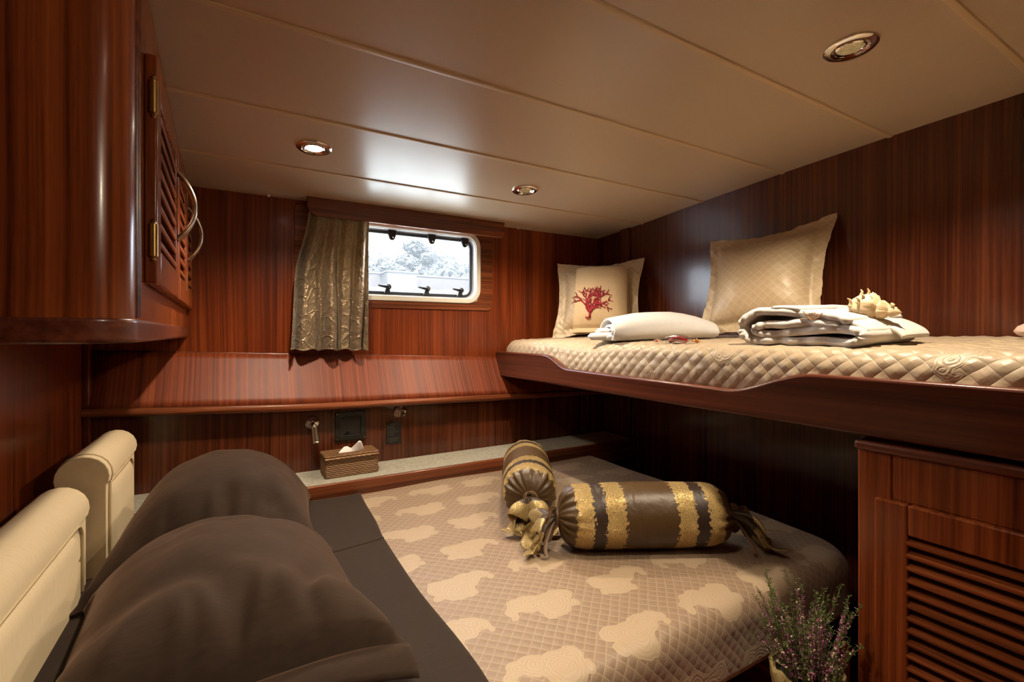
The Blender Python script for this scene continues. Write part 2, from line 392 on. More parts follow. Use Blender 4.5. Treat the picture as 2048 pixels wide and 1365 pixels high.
M_QUAY=plain('quay_concrete',(.016,.0165,.0175),.8,var=3)
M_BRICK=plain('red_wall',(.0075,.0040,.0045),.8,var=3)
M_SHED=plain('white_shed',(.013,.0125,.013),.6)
M_WATER=plain('harbour_water',(.30,.34,.34),.25,nsc=4,nst=.5,nd=.15)
M_HULL=plain('hull_side',(.6,.6,.6),.5)

# ------------------------------------------------------------------ the cabin shell
D=2.28; XR=1.95; XL=-.46; YF=-1.25; XB=1.224
CAM=[(-1.3,.655),(-.6,.69),(0,.699),(.389,.692),(.75,.680),(1.12,.662),(1.51,.637),(1.9,.609),(2.28,.589),(2.4,.580)]
def zc(y): return interp(CAM,y)
def S_(o,label,cat): return struct(tag(o,label,cat))
mb=MB(); mb.grid(1,60,lambda u,v:(lerp(XL-.1,XR+.08,u),lerp(YF-.05,D+.06,v),zc(lerp(YF-.05,D+.06,v))))
mb.grid(1,60,lambda u,v:(lerp(XL-.1,XR+.08,u),lerp(YF-.05,D+.06,v),zc(lerp(YF-.05,D+.06,v))+.03))
ceil=S_(mb.build('ceiling',M_CEIL),'cream laminate cabin ceiling curving down towards the window','ceiling')
for y in (1.902,1.51,1.122,.751,.388,.02,-.35,-.75):
    b=MB(); z=zc(y)
    b.tube([(XL-.05,y,z-.0005),(XR,y,z-.0005)],.0095,8,flat=.42,up=(0,0,1)); b.build('seam_strip',M_SEAM,ceil)
for x in (.12,1.36):
    b=MB(); b.ico((x,D-.02,zc(D-.02)-.004),.007,1); b.build('screw_cap',M_WHITE,ceil)
mb=MB(); mb.box(XL-.1,XR+.1,YF-.1,D+.1,-FL-.05,-FL)
S_(mb.build('floor',WY),'dark mahogany cabin sole below the bunks','floor')
# window wall with its opening
WX0,WX1,WZ0,WZ1=.285,1.132,.157,.535
hx0,hx1,hz0,hz1=WX0+.02,WX1-.02,WZ0+.02,WZ1-.02
mb=MB(); T=.06
def bandtop(x): return interp([(-.5,-.066),(.2,-.094),(1.22,-.134),(2.0,-.156)],x)
def bandbot(x): return interp([(-.5,-.289),(.23,-.325),(1.16,-.346),(2.0,-.362)],x)
mb.box(XL-.06,hx0,D,D+T,-.3,.62); mb.box(hx1,XR+.06,D,D+T,-.3,.62); mb.box(hx0,hx1,D,D+T,hz1,.62); mb.box(hx0,hx1,D,D+T,-.3,hz0)
S_(mb.build('wall_back',WZ,smooth=False),'red-brown ribbon-grained panelled wall around the window','wall')
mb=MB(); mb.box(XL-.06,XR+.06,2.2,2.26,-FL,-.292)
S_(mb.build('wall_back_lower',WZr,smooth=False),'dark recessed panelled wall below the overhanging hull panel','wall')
# overhanging hull panel: leans inwards towards its lower edge
mb=MB()
def band(u,v):
    x=lerp(XL,XR,u); zt=bandtop(x); zb=bandbot(x)
    return (x,lerp(D-.004,2.165,v)+.004*sin(pi*v),lerp(zt,zb+.026,v))
mb.grid(40,8,band)
hb=S_(mb.build('trim_1',WB,solid=.012),'overhanging red mahogany hull panel between window wall and shelf recess','panel')
mb=MB(); mb.tube([(lerp(XL,XR,i/30),2.156,bandbot(lerp(XL,XR,i/30))+.013) for i in range(31)],.014,10,flat=1.1,up=(0,0,1)); mb.build('bottom_rail',WT,hb)
mb=MB(); mb.tube([(lerp(XL,XR,i/30),D-.003,bandtop(lerp(XL,XR,i/30))+.002) for i in range(31)],.004,8); mb.build('top_bead',WD,hb)
mb=MB(); mb.prism([(XL,2.15,0),(XR,2.15,0),(XR,2.26,0),(XL,2.26,0)],(0,0,.006)); 
for i,v in enumerate(mb.v): mb.v[i]=(v[0],v[1],v[2]+bandbot(v[0])+.004)
mb.build('underside',WX,hb)
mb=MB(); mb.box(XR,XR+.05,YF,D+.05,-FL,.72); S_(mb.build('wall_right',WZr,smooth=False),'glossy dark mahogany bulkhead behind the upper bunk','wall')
mb=MB(); mb.box(XL-.05,XL,YF,D+.05,-FL,.72); S_(mb.build('wall_left',WZ,smooth=False),'mahogany bulkhead behind the cream headboard pads','wall')
mb=MB(); mb.box(XL-.05,XR+.05,YF-.05,YF,-FL,.72); S_(mb.build('wall_front',WZ,smooth=False),'mahogany bulkhead opposite the window','wall')
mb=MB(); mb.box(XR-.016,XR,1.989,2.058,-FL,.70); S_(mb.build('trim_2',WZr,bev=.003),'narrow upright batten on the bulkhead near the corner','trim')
mb=MB(); mb.box(XL,XL+.018,2.165,2.2,-FL,-.02); S_(mb.build('trim_3',WZ,bev=.003),'upright corner batten left of the hull panel','trim')

# ------------------------------------------------------------------ window
win=S_(thing('window_1','rounded rectangular cabin window in a cream frame with black seal','window',(0.7,D,WZ0)),None,None)
mb=MB(); y0=D-.012
mb.ring(rrect(WX0,WX1,WZ0,WZ1,.078,y0),rrect(WX0+.026,WX1-.026,WZ0+.026,WZ1-.026,.056,y0),(0,.012,0))
mb.build('outer_frame',M_WHITE,win,bev=.004)
mb=MB(); mb.ring(rrect(WX0+.022,WX1-.022,WZ0+.022,WZ1-.022,.058,D-.002),rrect(WX0+.029,WX1-.029,WZ0+.029,WZ1-.029,.052,D-.002),(0,.05,0)); mb.build('reveal',M_WHITE2,win)
mb=MB(); mb.ring(rrect(WX0+.026,WX1-.026,WZ0+.026,WZ1-.026,.054,D+.03),rrect(WX0+.036,WX1-.036,WZ0+.036,WZ1-.036,.046,D+.03),(0,.02,0)); mb.build('inner_frame',M_WHITE2,win,bev=.003)
mb=MB(); mb.ring(rrect(WX0+.034,WX1-.034,WZ0+.034,WZ1-.034,.048,D+.024),rrect(WX0+.048,WX1-.048,WZ0+.048,WZ1-.048,.036,D+.024),(0,.02,0)); mb.build('seal',M_GASKET,win,bev=.003)
mb=MB(); mb.prism(rrect(WX0+.04,WX1-.04,WZ0+.04,WZ1-.04,.042,D+.036),(0,.006,0)); mb.build('pane',M_PANE,win,smooth=False)
for x in (.385,.66,.865,1.05):
    z=WZ1-.043
    mb=MB(); mb.prism([(x-.021,D+.008,z+.014),(x+.021,D+.008,z+.014),(x+.021,D+.008,z-.006),(x+.013,D+.008,z-.030),(x+.006,D+.008,z-.036),(x-.006,D+.008,z-.036),(x-.013,D+.008,z-.030),(x-.021,D+.008,z-.006)],(0,.016,0))
    h=mb.build('hinge_tab',M_BLACK,win,bev=.003)
    mb=MB(); mb.ico((x+.003,D+.007,z-.022),.005,1); mb.build('screw',M_NICKEL,h)
for x in (.385,.635,.835,1.02):
    z=WZ0+.043
    mb=MB(); mb.prism([(x-.017,D+.008,z-.010),(x+.017,D+.008,z-.010),(x+.013,D+.008,z+.014),(x-.008,D+.008,z+.016)],(0,.016,0))
    mb.tube([(x+.005,D+.002,z+.026),(x+.005,D+.026,z+.026)],.014,14)
    h=mb.build('latch',M_BLACK,win,bev=.002)
    mb=MB(); mb.tube([(x+.004,D,z+.026),(x-.020,D-.002,z+.027),(x-.050,D-.010,z+.031)],[.008,.0065,.004],8); mb.build('lever',M_BLACK,h)
    mb=MB(); mb.tube([(x+.005,D-.002,z+.026),(x+.005,D+.004,z+.026)],.006,10); mb.build('screw',M_NICKEL,h)
mb=MB(); mb.ring(rrect(.222,1.205,.122,.575,.03,D-.007),rrect(WX0-.002,WX1+.002,WZ0-.002,WZ1+.002,.078,D-.007),(0,.007,0)); mb.build('wood_surround',WT,win,bev=.002)
# pelmet
pl=thing('window_pelmet','rounded mahogany pelmet board over the window and curtain','pelmet',(.75,2.2,.51))
mb=MB(); pr=[]; x0,x1,zb,zt=.265,1.243,.512,.600
R=.045
pr=[(x0,zt)]+[(x0+R-R*cos(radians(a)),zb+R-R*sin(radians(a))) for a in range(0,91,10)]+[(x1-.02,zb)]+[(x1-.02+.02*sin(radians(a)),zb+.02-.02*cos(radians(a))) for a in range(10,91,20)]+[(x1,zt)]
mb.prism([(x,2.205,z-.003*(x-.75)) for x,z in pr],(0,.018,0)); mb.build('front_board',WT,pl,bev=.003)
mb=MB(); mb.box(x0+.01,x0+.025,2.22,D,.545,.592); mb.build('end_return',WT,pl)
mb=MB(); mb.box(x1-.025,x1-.01,2.22,D,.535,.592); mb.build('end_return',WT,pl)
mb=MB(); mb.tube([(x0+.02,2.25,.545),(x1-.02,2.25,.545)],.006,8); mb.build('curtain_rail',M_WHITE,pl)
# curtain
cu=thing('curtain','crushed bronze satin curtain drawn to the left of the window','curtain',(.36,2.245,-.07))
def cur(u,v):
    top=lerp(.272,.534,u); bot=lerp(.196,.532,u)
    w=sm(0,.5,v)*.55+v*.45
    x=lerp(top,bot,w)
    ph=u*2*pi*4.6+.7*sin(v*2.6+u*5)+1.3*v*sin(u*9)
    pin=lerp(.008,.021,sm(.02,.35,v))*(1-.65*sm(.8,1,u))*(.55+.45*sin(u*14+1.3))
    cc=cos(ph); y=2.226-pin*1.9*(abs(cc)**.75)*(1 if cc>0 else -1)-.014*v*(1-u*.4)-.004*sin(3*u+9*v)
    z=lerp(.532,-.068,v)-.006*u*v+.004*sin(u*30)*v
    return (x+.006*sin(ph*1.0)*v,min(y,2.264),z)
mb=MB(); mb.grid(150,70,cur,lambda u,v:(u*.62,v*.6)); mb.build('drape',M_CURT,cu,solid=.0015,ang=180)
mb=MB(); mb.grid(150,2,lambda u,v:tuple(V(cur(u,1))+V((0,-.001,-.004+.008*v))),lambda u,v:(u*.62,.58+v*.01)); mb.build('hem',M_CURT,cu,solid=.004,ang=180)

# ------------------------------------------------------------------ ceiling downlights
def downlight(x,y,lit,label):
    z=zc(y); sl=math.atan((zc(y+.05)-zc(y-.05))/.1)
    t=thing('ceiling_downlight',label,'ceiling light',(x,y,z),rot=(sl,0,0),group='recessed ceiling downlights')
    mb=MB(); mb.lathe([(.056,0),(.0555,-.004),(.051,-.007),(.040,-.0075),(.037,-.004),(.036,.003),(.034,.006)],n=48,cap=False); mb.build('trim_ring',M_CHROME,t,world=False)
    mb=MB(); mb.lathe([(.034,.002),(.033,-.006),(.030,-.008),(.028,-.006),(.0265,-.002)],n=40,cap=False); mb.build('inner_ring',M_CHROME,t,world=False)
    mb=MB(); mb.lathe([(.027,-.004),(.022,-.0052),(.012,-.006),(.001,-.0062)],n=32); mb.build('lens',M_LIT if lit else M_LENS,t,world=False)
    return t
LAMPS=[(.226,1.70,1),(1.078,1.735,0),(1.270,.568,0),(.30,.56,1),(1.12,-.5,1)]  # the last two are out of view, added for more light
downlight(*LAMPS[0],'chrome ceiling downlight glowing brightly left of the window')
downlight(*LAMPS[1],'chrome ceiling downlight right of the window pelmet, its lens dull gold')
downlight(*LAMPS[2],'large chrome ceiling downlight nearest the camera above the upper bunk')

# ------------------------------------------------------------------ upper left wall cabinet
K0,K1=-.1275,-.018
def fx(y): return K0+K1*y
YC=.94; RC=.06; YA=1.0; Y3=2.275
cab=thing('wall_cabinet','mahogany overhead locker with louvred doors at upper left','cabinet',(-.3,1.6,-.014))
def footprint(off=0,y_end=Y3):
    p=[(XL,YC-off)]
    for k in range(0,13):
        a=radians(90*k/12); p.append((fx(YA)-RC+(RC+off)*sin(a),YA-(RC+off)*cos(a)))
    p+=[(fx(y_end)+off,y_end),(XL,y_end)]
    return p
mb=MB(); mb.prism([(x,y,.02) for x,y in footprint()],(0,0,.62)); 
for i,v in enumerate(mb.v):
    if v[2]>.5: mb.v[i]=(v[0],v[1],zc(v[1])-.004)
mb.build('case',WC,cab,ang=25)
mb=MB(); mb.prism([(x,y,-.016) for x,y in footprint(.004)],(0,0,.04)); mb.build('base_moulding',WD,cab,bev=.006,ang=25,segs=3)
# reeded corner lines
for yy in (1.012,1.035):
    mb=MB(); mb.tube([(fx(yy)+.0005,yy,.026),(fx(yy)+.0005,yy,zc(yy)-.01)],.0035,8); mb.build('corner_bead',WD,cab)
def FM(y):   # face frame: local (along the face, up, outwards)
    e=V((K1,1,0)).normalized(); n=V((1,-K1,0)).normalized()
    return lambda w,h,d:V((fx(y),y,0))+e*w+V((0,0,h))+n*d
def fbox(mb,f,w0,w1,h0,h1,d0,d1):
    mb.add([f(w,h,d) for h in (h0,h1) for d in (d0,d1) for w in (w0,w1)],[(0,2,3,1),(4,5,7,6),(0,1,5,4),(2,6,7,3),(0,4,6,2),(1,3,7,5)])
def louvred_door(parent,f,w,h0,h1,st,rail,d0,th,pitch,mat,slmat,hinge_side,handle_at,lean=1):
    mb=MB(); fbox(mb,f,0,st,h0,h1,d0,d0+th); fbox(mb,f,w-st,w,h0,h1,d0,d0+th)
    fbox(mb,f,st,w-st,h0,h0+rail,d0,d0+th); fbox(mb,f,st,w-st,h1-rail,h1,d0,d0+th)
    d=mb.build('door',mat,parent,bev=.004,segs=3)
    mb=MB(); n=int((h1-h0-2*rail)/pitch)
    p=(h1-h0-2*rail)/n
    for i in range(n):
        z=h0+rail+p*(i+.5)
        prof=[(z-p*.30,d0+th*.88),(z-p*.24,d0+th*.98),(z-p*.10,d0+th*1.03),(z+p*.04,d0+th*.97),(z+p*.30,d0+th*.12),(z+p*.02,d0+th*.10)]
        A=[f(st-.002,hh,dd) for hh,dd in prof]; B=[f(w-st+.002,hh,dd) for hh,dd in prof]; k=len(prof)
        mb.add(A+B,[tuple(range(k))[::-1],tuple(range(k,2*k))]+[(j,(j+1)%k,(j+1)%k+k,j+k) for j in range(k)])
    mb.build('louvre_panel',slmat,d,ang=50)
    mb=MB(); fbox(mb,f,st-.004,w-st+.004,h0+rail-.004,h1-rail+.004,d0+.0005,d0+.002); mb.build('shade_backing',M_GAPSHADE,d)  # dark sheet painting the shade in the slat gaps
    if hinge_side is not None:
        for hz in (h0+.08,h1-.08):
            mb=MB(); c=[f(hinge_side,hz+k,d0+th*.7) for k in (-.04,-.037,-.034,-.03,-.03,.03,.03,.034,.037,.04)]
            mb.tube(c,[.002,.005,.004,.006,.0075,.0075,.006,.004,.005,.002],12)
            mb.build('hinge',M_BRASS,d)
    if handle_at is not None:
        hw,ha,hb2=handle_at; mb=MB(); P=[]
        for k in range(21):
            s=k/20; P.append(f(hw+.006*sin(s*pi),lerp(ha,hb2,s),d0+th-.001+.042*sin(pi*s)**.8))
        mb.tube(P,[.008+.007*abs(2*k/20-1)**.7 for k in range(21)],12,flat=.45,up=f(0,0,1)-f(0,0,0))
        P=[p+V((0,.016,0)) for p in P]
        mb.tube([lerp(P[k],P[k]+V((-.006,-.010*sin(pi*k/20),0)),sin(pi*k/20)) for k in range(21)],[.004+.004*abs(2*k/20-1) for k in range(21)],10,flat=.45,up=f(0,0,1)-f(0,0,0))
        mb.build('handle',M_NICKEL,d)
    return d
DOORS=[(1.10,1.570),(1.578,1.922),(1.93,2.262)]
for i,(a,b) in enumerate(DOORS):
    f=FM(a); w=(b-a)*sqrt(1+K1*K1)
    louvred_door(cab,f,w,.094,.522,.062,.07,.0,.02,.034,WC,WCX,(0 if i==0 else (w if i==1 else w)),((w-.03,.25,.43) if i==0 else ((.035,.25,.43) if i==2 else None)))

# ------------------------------------------------------------------ upper bunk
bunk=thing('upper_bunk','mahogany upper bunk with a shaped lee board','bunk',(XB,1.0,-.232))
prof=[(2.279,-.098),(1.83,-.097),(1.80,-.100)]
prof+=[(lerp(1.80,1.63,k/10),lerp(-.100,-.153,sm(0,1,k/10))) for k in range(1,11)]
prof+=[(1.2,-.158),(.92,-.161)]+[(lerp(.87,.63,k/12),lerp(-.162,-.101,sm(0,1,k/12))) for k in range(0,13)]+[(.3,-.101),(-.5,-.101)]
def lee(y): return -interp([(-a,-b) for a,b in prof],-y)
mb=MB(); out=[(XB,y,z) for y,z in prof]+[(XB,-.5,-.234),(XB,2.279,-.229)]
mb.prism(out,(.032,0,0)); mb.build('lee_board',WD,bunk,bev=.007,segs=3,ang=30)
mb=MB(); mb.box(XB+.034,XR-.018,-.5,2.14,-.20,-.17); mb.build('bunk_base',WY,bunk)
# mattress with its quilted cover: cloth in unrolled metres
BQX=1.262; BTOP=-.012
qm=tag(thing('quilted_mattress','champagne quilted mattress lying in the upper bunk','mattress',(1.6,.9,-.168)),None,None)
def bq(p,q):
    """p: metres across from the wall to the front and down, q: metres along"""
    w=XR-.022-BQX; R=.055; fl=w-R
    y=q
    # rounded far end
    e=max(0,q-(2.262-.07)); 
    if p<fl: x,z,nx,nz=XR-.022-p,BTOP-.024*p/fl,0,1
    elif p<fl+R*pi/2: a=(p-fl)/R; x,z,nx,nz=BQX+R-R*sin(a)-0,BTOP-.024-R+R*cos(a),-sin(a),cos(a)
    else:
        k=p-fl-R*pi/2; x,z,nx,nz=BQX-.006*sin(min(1,k/.09)*pi)+.02*sm(.06,.14,k),BTOP-.024-R-k,-1,0
    c=.034*1.414
    a=abs(((p+q)/c)%1-.5)*2; b=abs(((p-q)/c)%1-.5)*2
    pf=((1-a)*(1-b))**.5*.003+.0016*noise.noise(V((p*60,q*45,9)))+.004*noise.noise(V((p*7,q*5,1)))+.003*noise.noise(V((p*22,q*16,4)))
    x+=nx*pf; z+=nz*pf
    return (x,y,z,e)
def bqf(u,v):
    q=lerp(-.45,2.27,v); p=u*(XR-.022-BQX-.055+.055*pi/2+.095)
    x,y,z,e=bq(p,q)
    if e>0:
        k=e/.078; z=-.165+(z+.165)*sqrt(max(0,1-min(1,k)**2.6)); x=x+.03*k*k*(1 if x<1.4 else 0)
    z-= .012*math.exp(-((q-1.55)/.12)**2-((x-1.3)/.1)**2)
    return (x,y,z)
mb=MB(); mb.grid(110,330,bqf,lambda u,v:(u*(XR-.022-BQX-.055+.055*pi/2+.095),lerp(-.45,2.27,v))); mb.build('quilt_cover',M_Q2,qm,ang=180)

# ------------------------------------------------------------------ cushions on the bunk
CG='flanged cushions on the upper bunk'
def cushion(name,label,O,ex,ey,en,w,h,th,mat,fl=.045,pinch=.05,seed=0,corner=(0,0,0,0),fold=0):
    """flanged cushion in the plane (ex across, ey up), en out towards the room; O is the centre"""
    t=thing(name,label,'cushion',tuple(V(O)-V(ey)*h/2),group=CG)
    ex,ey,en=V(ex),V(ey),V(en)
    def P(u,v,s):
        inner=1.0; k=1+fl*2/w
        uu=u*k; vv=v*k
        cu=max(-1,min(1,uu)); cv=max(-1,min(1,vv))
        b=((1-abs(cu)**2.6)*(1-abs(cv)**2.6))
        b=max(0,b)**.55
        x=uu*w/2*(1-pinch*(1-min(1,cv*cv))); y=vv*h/2*(1-pinch*(1-min(1,cu*cu)))
        d=s*b*th/2
        edge=max(abs(uu),abs(vv))
        n1=noise.noise(V((uu*4+seed,vv*4,seed*2.1)))
        fw=sm(.95,k,edge)
        d+=fw*(.010*n1+.006*noise.noise(V((uu*11,vv*11+seed,3))))+.004*n1*b*s
        ci=(0 if v<0 else 2)+(0 if u<0 else 1)
        cc=corner[ci]*(abs(u)*abs(v))**2.2
        x+=cc*(1 if u>0 else -1)*.7; y+=cc*(1 if v>0 else -1)
        wr=.004*sin(40*(uu+vv))*sm(.5,1,abs(uu))*sm(.5,1,abs(vv))*(1-fw)
        d+=s*wr
        return V(O)+ex*x+ey*y+en*(d+(.0012*s))
    N=64
    mb=MB()
    mb.grid(N,N,lambda a,b:P(2*a-1,2*b-1,1),lambda a,b:(a*w,b*h)); mb.grid(N,N,lambda a,b:P(2*a-1,2*b-1,-1),lambda a,b:(a*w+.3,b*h))
    mb.build('cover',mat,t,ang=180)
    return t,P
# corner cushion, leaning diagonally in the corner
lean=.30
n0=V((-.72,-.69,0)).normalized(); exa=V((.69,-.72,0)).normalized()
ey=(V((0,0,1))*cos(lean)-n0*sin(lean)).normalized(); en=n0*cos(lean)+V((0,0,1))*sin(lean)
O1=V((1.70,1.985,.185)); 
cu1,P1=cushion('flanged_cushion','beige flanged cushion standing in the bunk corner behind the coral towel',O1,exa,ey,en,.36,.335,.15,M_SHAM,seed=3,corner=(.02,0,.012,.03),pinch=.06)
# cream towel with coral embroidery hung over it
tw=thing('hand_towel','cream towel embroidered with red coral draped over the corner cushion','towel',tuple(O1-ey*.2))
def TW(u,v):
    """u -1..1 across, v 0 (bottom front) .. 1 (top edge) .. 1.25 (behind)"""
    hw=.136; x=.020+u*hw*(1+.06*(1-v)); 
    vv=min(v,1.0); y=lerp(-.196,.172,vv)
    cu=max(-1,min(1,x/.18)); cv=max(-1,min(1,y/.1675))
    b=max(0,(1-abs(cu)**2.6)*(1-abs(cv)**2.6))**.55
    d=b*.075+.011+.012*(1-sm(0,.16,vv))
    if v>.86:
        a=(v-.86)/.14; y=.155+.020*sin(min(1,a)*pi/2); d=lerp(d,-.02,sm(.2,1.6,a)); 
    if v>1: y=lerp(y,.06,(v-1)/.25); d=-.06-.01*(v-1)
    d+=.003*noise.noise(V((u*2,v*5,2)))+.004*sin(u*2.2)*(1-v)
    d-=.012*abs(u)**6
    return O1+exa*x+ey*y+en*d
mb=MB(); mb.grid(36,60,lambda a,b:TW(2*a-1,b*1.2),lambda a,b:(a,b)); mb.build('towel_cloth',M_TOWEL,tw,solid=.006,ang=180)
mb=MB(); mb.grid(30,3,lambda a,b:TW((2*a-1)*1.02,.0+b*.07)+en*.003); mb.build('woven_border',M_TOWEL,tw,solid=.004,ang=180)
mb=MB(); rnd=random.Random(5)
def TP(x,y): # towel plane metres -> surface
    return TW((x-.020)/.136,(y+.196)/.368)+en*.0072
def branch(x,y,a,l,r,lv):
    n=max(3,int(l/.006)); pts=[]; cx,cy,ca=x,y,a
    for i in range(n+1):
        pts.append(TP(cx,cy)); ca+=rnd.uniform(-.22,.22); cx+=l/n*sin(ca); cy+=l/n*cos(ca)
    mb.tube(pts,[max(.0021,lerp(r,r*.8,i/n)) for i in range(n+1)],7,flat=.95,up=en)
    if lv>0:
        for s in (-1,1): branch(cx,cy,ca+s*rnd.uniform(.35,.62),l*rnd.uniform(.62,.82),r*.8,lv-1)
        mx=lerp(x,cx,.55); my=lerp(y,cy,.55); s=rnd.choice((-1,1)); branch(mx,my,a+s*rnd.uniform(.7,1.0),l*.55,r*.66,lv-2 if lv>1 else 0)
    else:
        mb.ico(TP(cx,cy),max(.0024,r*1.1),1)
cx0,cy0=-.035,-.118
mb.tube([TP(cx0-.016,cy0-.006),TP(cx0-.004,cy0-.012),TP(cx0+.006,cy0-.002)],[.003,.006,.005],7)
mb.tube([TP(cx0+.006,cy0-.01),TP(cx0+.006,cy0+.008),TP(cx0+.008,cy0+.02)],[.006,.005,.005],7)
for a,l in ((-.95,.040),(-.42,.042),(.12,.044),(.72,.042)): branch(cx0+.007,cy0+.016,a,l,.0056,3)
branch(cx0+.02,cy0+.035,1.15,.03,.0046,1)
mb.build('coral_embroidery',M_RED,tw,ang=180)
# large cushion leaning on the bulkhead
lean=.40; n0=V((-.985,-.17,0)).normalized(); exb=V((.17,-.985,0)).normalized()
ey=(V((0,0,1))*cos(lean)-n0*sin(lean)).normalized(); en=n0*cos(lean)+V((0,0,1))*sin(lean)
tl=radians(3.5); exr=exb*cos(tl)+ey*sin(tl); eyr=ey*cos(tl)-exb*sin(tl)
O2=V((1.79,1.115,.205))
cushion('flanged_cushion','large beige flanged cushion leaning on the bulkhead between the two folded robes',O2,exr,eyr,en,.37,.365,.17,M_SHAM,seed=9,fl=.042,corner=(0,-.03,.012,.025),pinch=.07)

# ------------------------------------------------------------------ cloth ribbons for the folded robes
def ribbon(mb,path,th,depth,frame,wob=.0,seed=0,rfn=None,n2=20,nsp=8,jag=0):
    """thick soft strip following a 2D path (a,z), depth along the third axis; frame(a,b,z)->world"""
    P=[V((p[0],p[1],0)) for p in spline([(a,z,0) for a,z in path],nsp)]
    m=len(P)
    ring=[]
    for k in range(n2):   # stadium outline in (b, n)
        s=k/n2
        if s<.40: ring.append((lerp(-1,1,s/.40),1,0))
        elif s<.5: a=lerp(pi/2,-pi/2,(s-.40)/.10); ring.append((1,sin(a),cos(a)))
        elif s<.9: ring.append((lerp(1,-1,(s-.5)/.4),-1,0))
        else: a=lerp(-pi/2,pi/2,(s-.9)/.1); ring.append((-1,sin(a),-cos(a)))
    vs=[]; fs=[]
    for i,p in enumerate(P):
        t=(P[min(i+1,m-1)]-P[max(i-1,0)]).normalized(); nn=V((-t.y,t.x,0))
        e=min(i,m-1-i)/2.0; tk=th/2*(1 if e>=1 else (.35+.65*sqrt(max(0,1-(1-e)**2))))
        for b,n,o in ring:
            bb=b*(depth/2-th/2)+o*th/2
            w=wob*noise.noise(V((p.x*14+seed,bb*10,p.y*14+seed)))
            w2=jag*noise.noise(V((i*.35+seed,b*1.3,seed)))
            q=p+nn*(n*tk+w)
            f=rfn(bb/(depth/2)) if rfn else 1
            vs.append(frame(q.x,bb+w2,q.y*f))
    for i in range(m-1):
        for k in range(n2): fs.append((i*n2+k,i*n2+(k+1)%n2,(i+1)*n2+(k+1)%n2,(i+1)*n2+k))
    fs+=[tuple(range(n2))[::-1],tuple(range((m-1)*n2,m*n2))]
    mb.add(vs,fs)
# robe with the emblem: folds seen from the front edge, a along -Y
rb=thing('folded_robe','folded white robe with a tan emblem, a spiny shell on top','robe',(1.45,.66,-.012),group='folded white robes')
def fr(a,b,z):
    x=1.455+b+.02*sin(a*9); return V((x,.888-a*.90,-.034+.035*(x-1.3)+z*1.05-.10*max(0,a-.30)*z))
pathA=[(.330,.062),(.27,.074),(.18,.084),(.10,.092),(.05,.090),(.012,.066),(.006,.040),(.022,.017),(.06,.010),(.15,.010),(.25,.010),(.335,.010),(.362,.022),(.345,.037),(.27,.040),(.18,.036),(.10,.030),(.055,.034),(.045,.044),(.075,.053),(.13,.054),(.22,.058),(.30,.050)]
mb=MB(); ribbon(mb,pathA,.021,.30,fr,.005,1,jag=.012); mb.build('robe_body',M_ROBE,rb,ang=180)
mb=MB(); ribbon(mb,[(.10,.100),(.13,.101),(.165,.098),(.185,.095)],.012,.285,fr,.002,4); mb.build('ribbed_cuff',M_ROBE,rb,ang=180)
mb=MB(); ribbon(mb,[(.30,.068),(.345,.052),(.385,.032),(.40,.016)],.014,.16,lambda a,b,z:fr(a,b+.075,z),.004,6); ribbon(mb,[(.29,.066),(.335,.052),(.366,.030)],.018,.20,lambda a,b,z:fr(a,b-.03,z),.004,8); mb.build('collar_flap',M_ROBE,rb,ang=180)
mb=MB(); mb.tube([fr(lerp(.205,.262,k/16)+0,-.152+.0,.073-.0085*sin(pi*k/16)-.006*(k/16)) + V((-.006+.004*abs(2*k/16-1),0,.004+.012*abs(2*k/16-1)**1.5)) for k in range(17)],.0011,6)
mb.tube([fr(.222+.022*k/16+.004*sin(k*1.3),-.150,.0745+.003*cos(k*1.1))+V((-.004,0,.006)) for k in range(17)],.0009,6)
mb.build('emblem',M_EMB,rb)
# rolled robe
r1=thing('folded_robe','rolled white robe in front of the corner cushion with cuffs spilling out','robe',(1.46,1.27,-.012),group='folded white robes')
ax=V((.87,-.49,0)).normalized(); ay=V((.49,.87,0)).normalized(); R0=V((1.498,1.372,-.034))
def rr1(a,b,z):
    q=R0+ax*b+ay*a; return q+V((0,0,z+.034*(q.x-1.3)))
arch=lambda s:(1.06-(.20 if s<0 else .40)*abs(s)**2.0)
c1=V((.5,-.866,0)); c2=V((.866,.5,0)); Q0=V((1.352,1.475,-.034))
def rr2(a,b,z):
    q=Q0+c1*b+c2*a; return q+V((0,0,z+.034*(q.x-1.3)))
pB=[(.19,.012),(.10,.010),(.0,.010),(-.07,.014),(-.098,.040),(-.085,.074),(-.04,.094),(.03,.103),(.11,.092),(.16,.07),(.165,.045),(.12,.034),(.04,.032),(-.035,.034),(-.062,.048),(-.045,.066),(.0,.072),(.06,.068),(.085,.058),(.04,.051),(-.03,.052)]
mb=MB(); ribbon(mb,pB,.0150,.415,rr1,.003,2,arch); mb.build('robe_body',M_ROBEB,r1,ang=180)
mb=MB()
ribbon(mb,[(-.08,.045),(-.03,.055),(.04,.055),(.10,.045)],.024,.15,lambda a,b,z:rr2(a*.75+.03,b,z-.008-.04*max(0,-b)),.006,3,jag=.02)
ribbon(mb,[(-.085,.016),(-.04,.022),(.03,.022),(.10,.016)],.026,.19,lambda a,b,z:rr2(a*.75+.01,b,z),.006,5,jag=.02)
ribbon(mb,[(-.10,.012),(-.07,.024),(-.02,.028)],.020,.10,lambda a,b,z:rr2(a*.75,b+.04,z),.004,9); mb.build('cuff',M_ROBEB,r1,ang=180)
